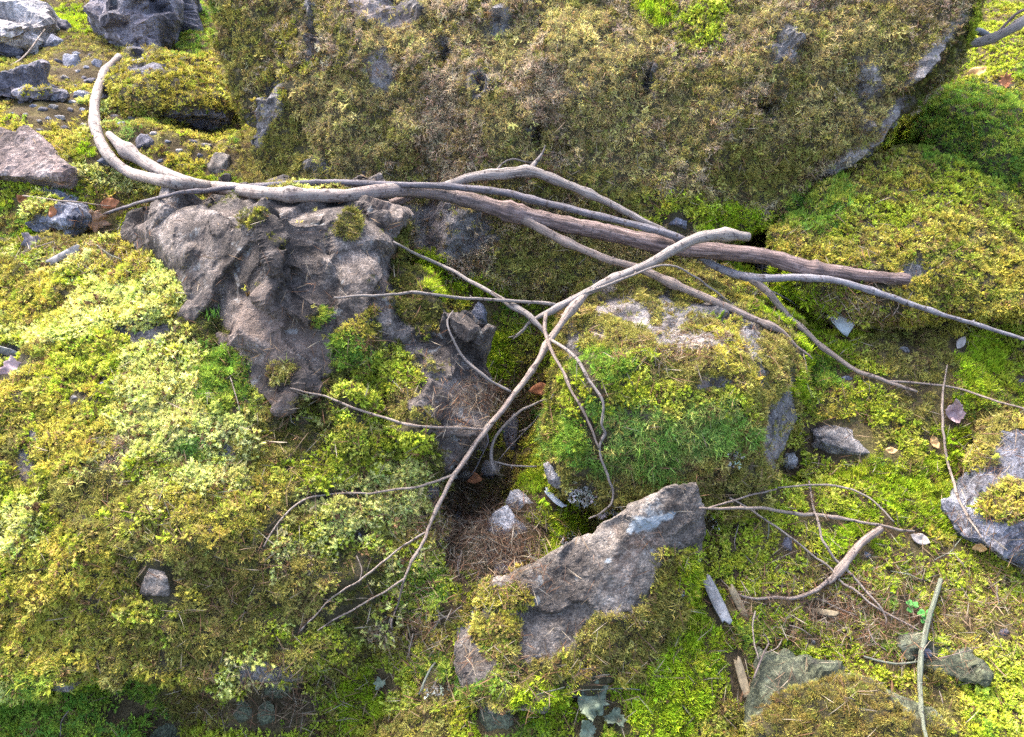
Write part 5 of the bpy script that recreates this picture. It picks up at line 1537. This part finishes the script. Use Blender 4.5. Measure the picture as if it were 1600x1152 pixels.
sheet('bark_flake', lobed(63), 962, 1122, 40, M['lichen_flake'], 'mint green lichen flake at the bottom, the smaller right one', 'lichen', rot=-10, curl=1.0, seed=21, rib=False)
sheet('bark_flake', lobed(66), 920, 1140, 40, M['lichen_flake'], 'dull green lichen flake at the bottom edge under the two others', 'lichen', rot=120, curl=1.0, seed=22, rib=False)
sheet('bark_flake', CHIP, 864, 784, 44, M['birch'], 'white lichened wood scrap on moss behind the pointed slab', 'bark', rot=-45, curl=0.4, seed=23, rib=False, thick=0.003)
sheet('wood_splinter', CHIP, 1118, 945, 90, M['greywood'], 'grey split wood splinter right of the pointed slab', 'wood', rot=-68, curl=0.05, seed=24, rib=False, thick=0.006)
sheet('wood_splinter', CHIP, 1151, 938, 56, M['tanwood'], 'tan wood splinter beside the grey one', 'wood', rot=-62, curl=0.05, seed=25, rib=False, thick=0.005)
sheet('wood_splinter', CHIP, 1161, 1060, 66, M['tanwood'], 'weathered wood splinter left of the moss capped rock', 'wood', rot=-70, curl=0.08, seed=26, rib=False, thick=0.005)
sheet('wood_splinter', CHIP, 1290, 959, 44, M['tanwood'], 'short brown wood splinter under the forked stick', 'wood', rot=0, curl=0.1, seed=27, rib=False, thick=0.004)
sheet('bark_flake', lobed(84), 597, 1066, 22, M['lichen_flake'], 'tiny pale green flake in the moss at the bottom left', 'lichen', rot=30, curl=0.3, seed=28, rib=False)
# clover
for k, (x, y, sz, lab) in enumerate([(1421, 949, 22, 'upper clover sprig beside the upright green stick'), (1443, 963, 26, 'lower clover sprig touching the upright green stick')]):
    d, nr = hit(x, y)
    cl = empty('clover', P(x, y, d), 'green ' + lab, 'plant')
    for j in range(3):
        a = j * 120 + 20 * k
        lx, ly = x + math.cos(math.radians(a)) * sz * 0.27, y - math.sin(math.radians(a)) * sz * 0.27
        sheet('leaflet', [(-0.9, 0), (-0.6, 0.5), (0, 0.8), (0.55, 0.75), (0.75, 0.35), (0.6, 0), (0.75, -0.35), (0.55, -0.75), (0, -0.8), (-0.6, -0.5)], lx, ly, sz * 0.55, M['clover'], None, None, rot=a, curl=0.15, thick=0.0006, seed=30 + j, parent=cl, d=d, nrm=nr, tilt=0.08, lift=0.02)
    tube('leaf_stalk', [(x, y, 2.2, d - 0.02), (x + 3, y + 8, 2.2, d - 0.004)], M['green_bark'], cl, seed=80 + k, clamp=False, step=3)


# ------------------------------------------------------------------ moss last: it is pressed flat under whatever lies on it
from mathutils.kdtree import KDTree
KD = KDTree(len(PRESS))
for _i, (_p, _r) in enumerate(PRESS):
    KD.insert(Vector(_p), _i)
KD.balance()
PR = np.array([q[1] for q in PRESS])
for s in MOSSY:
    grow(s)
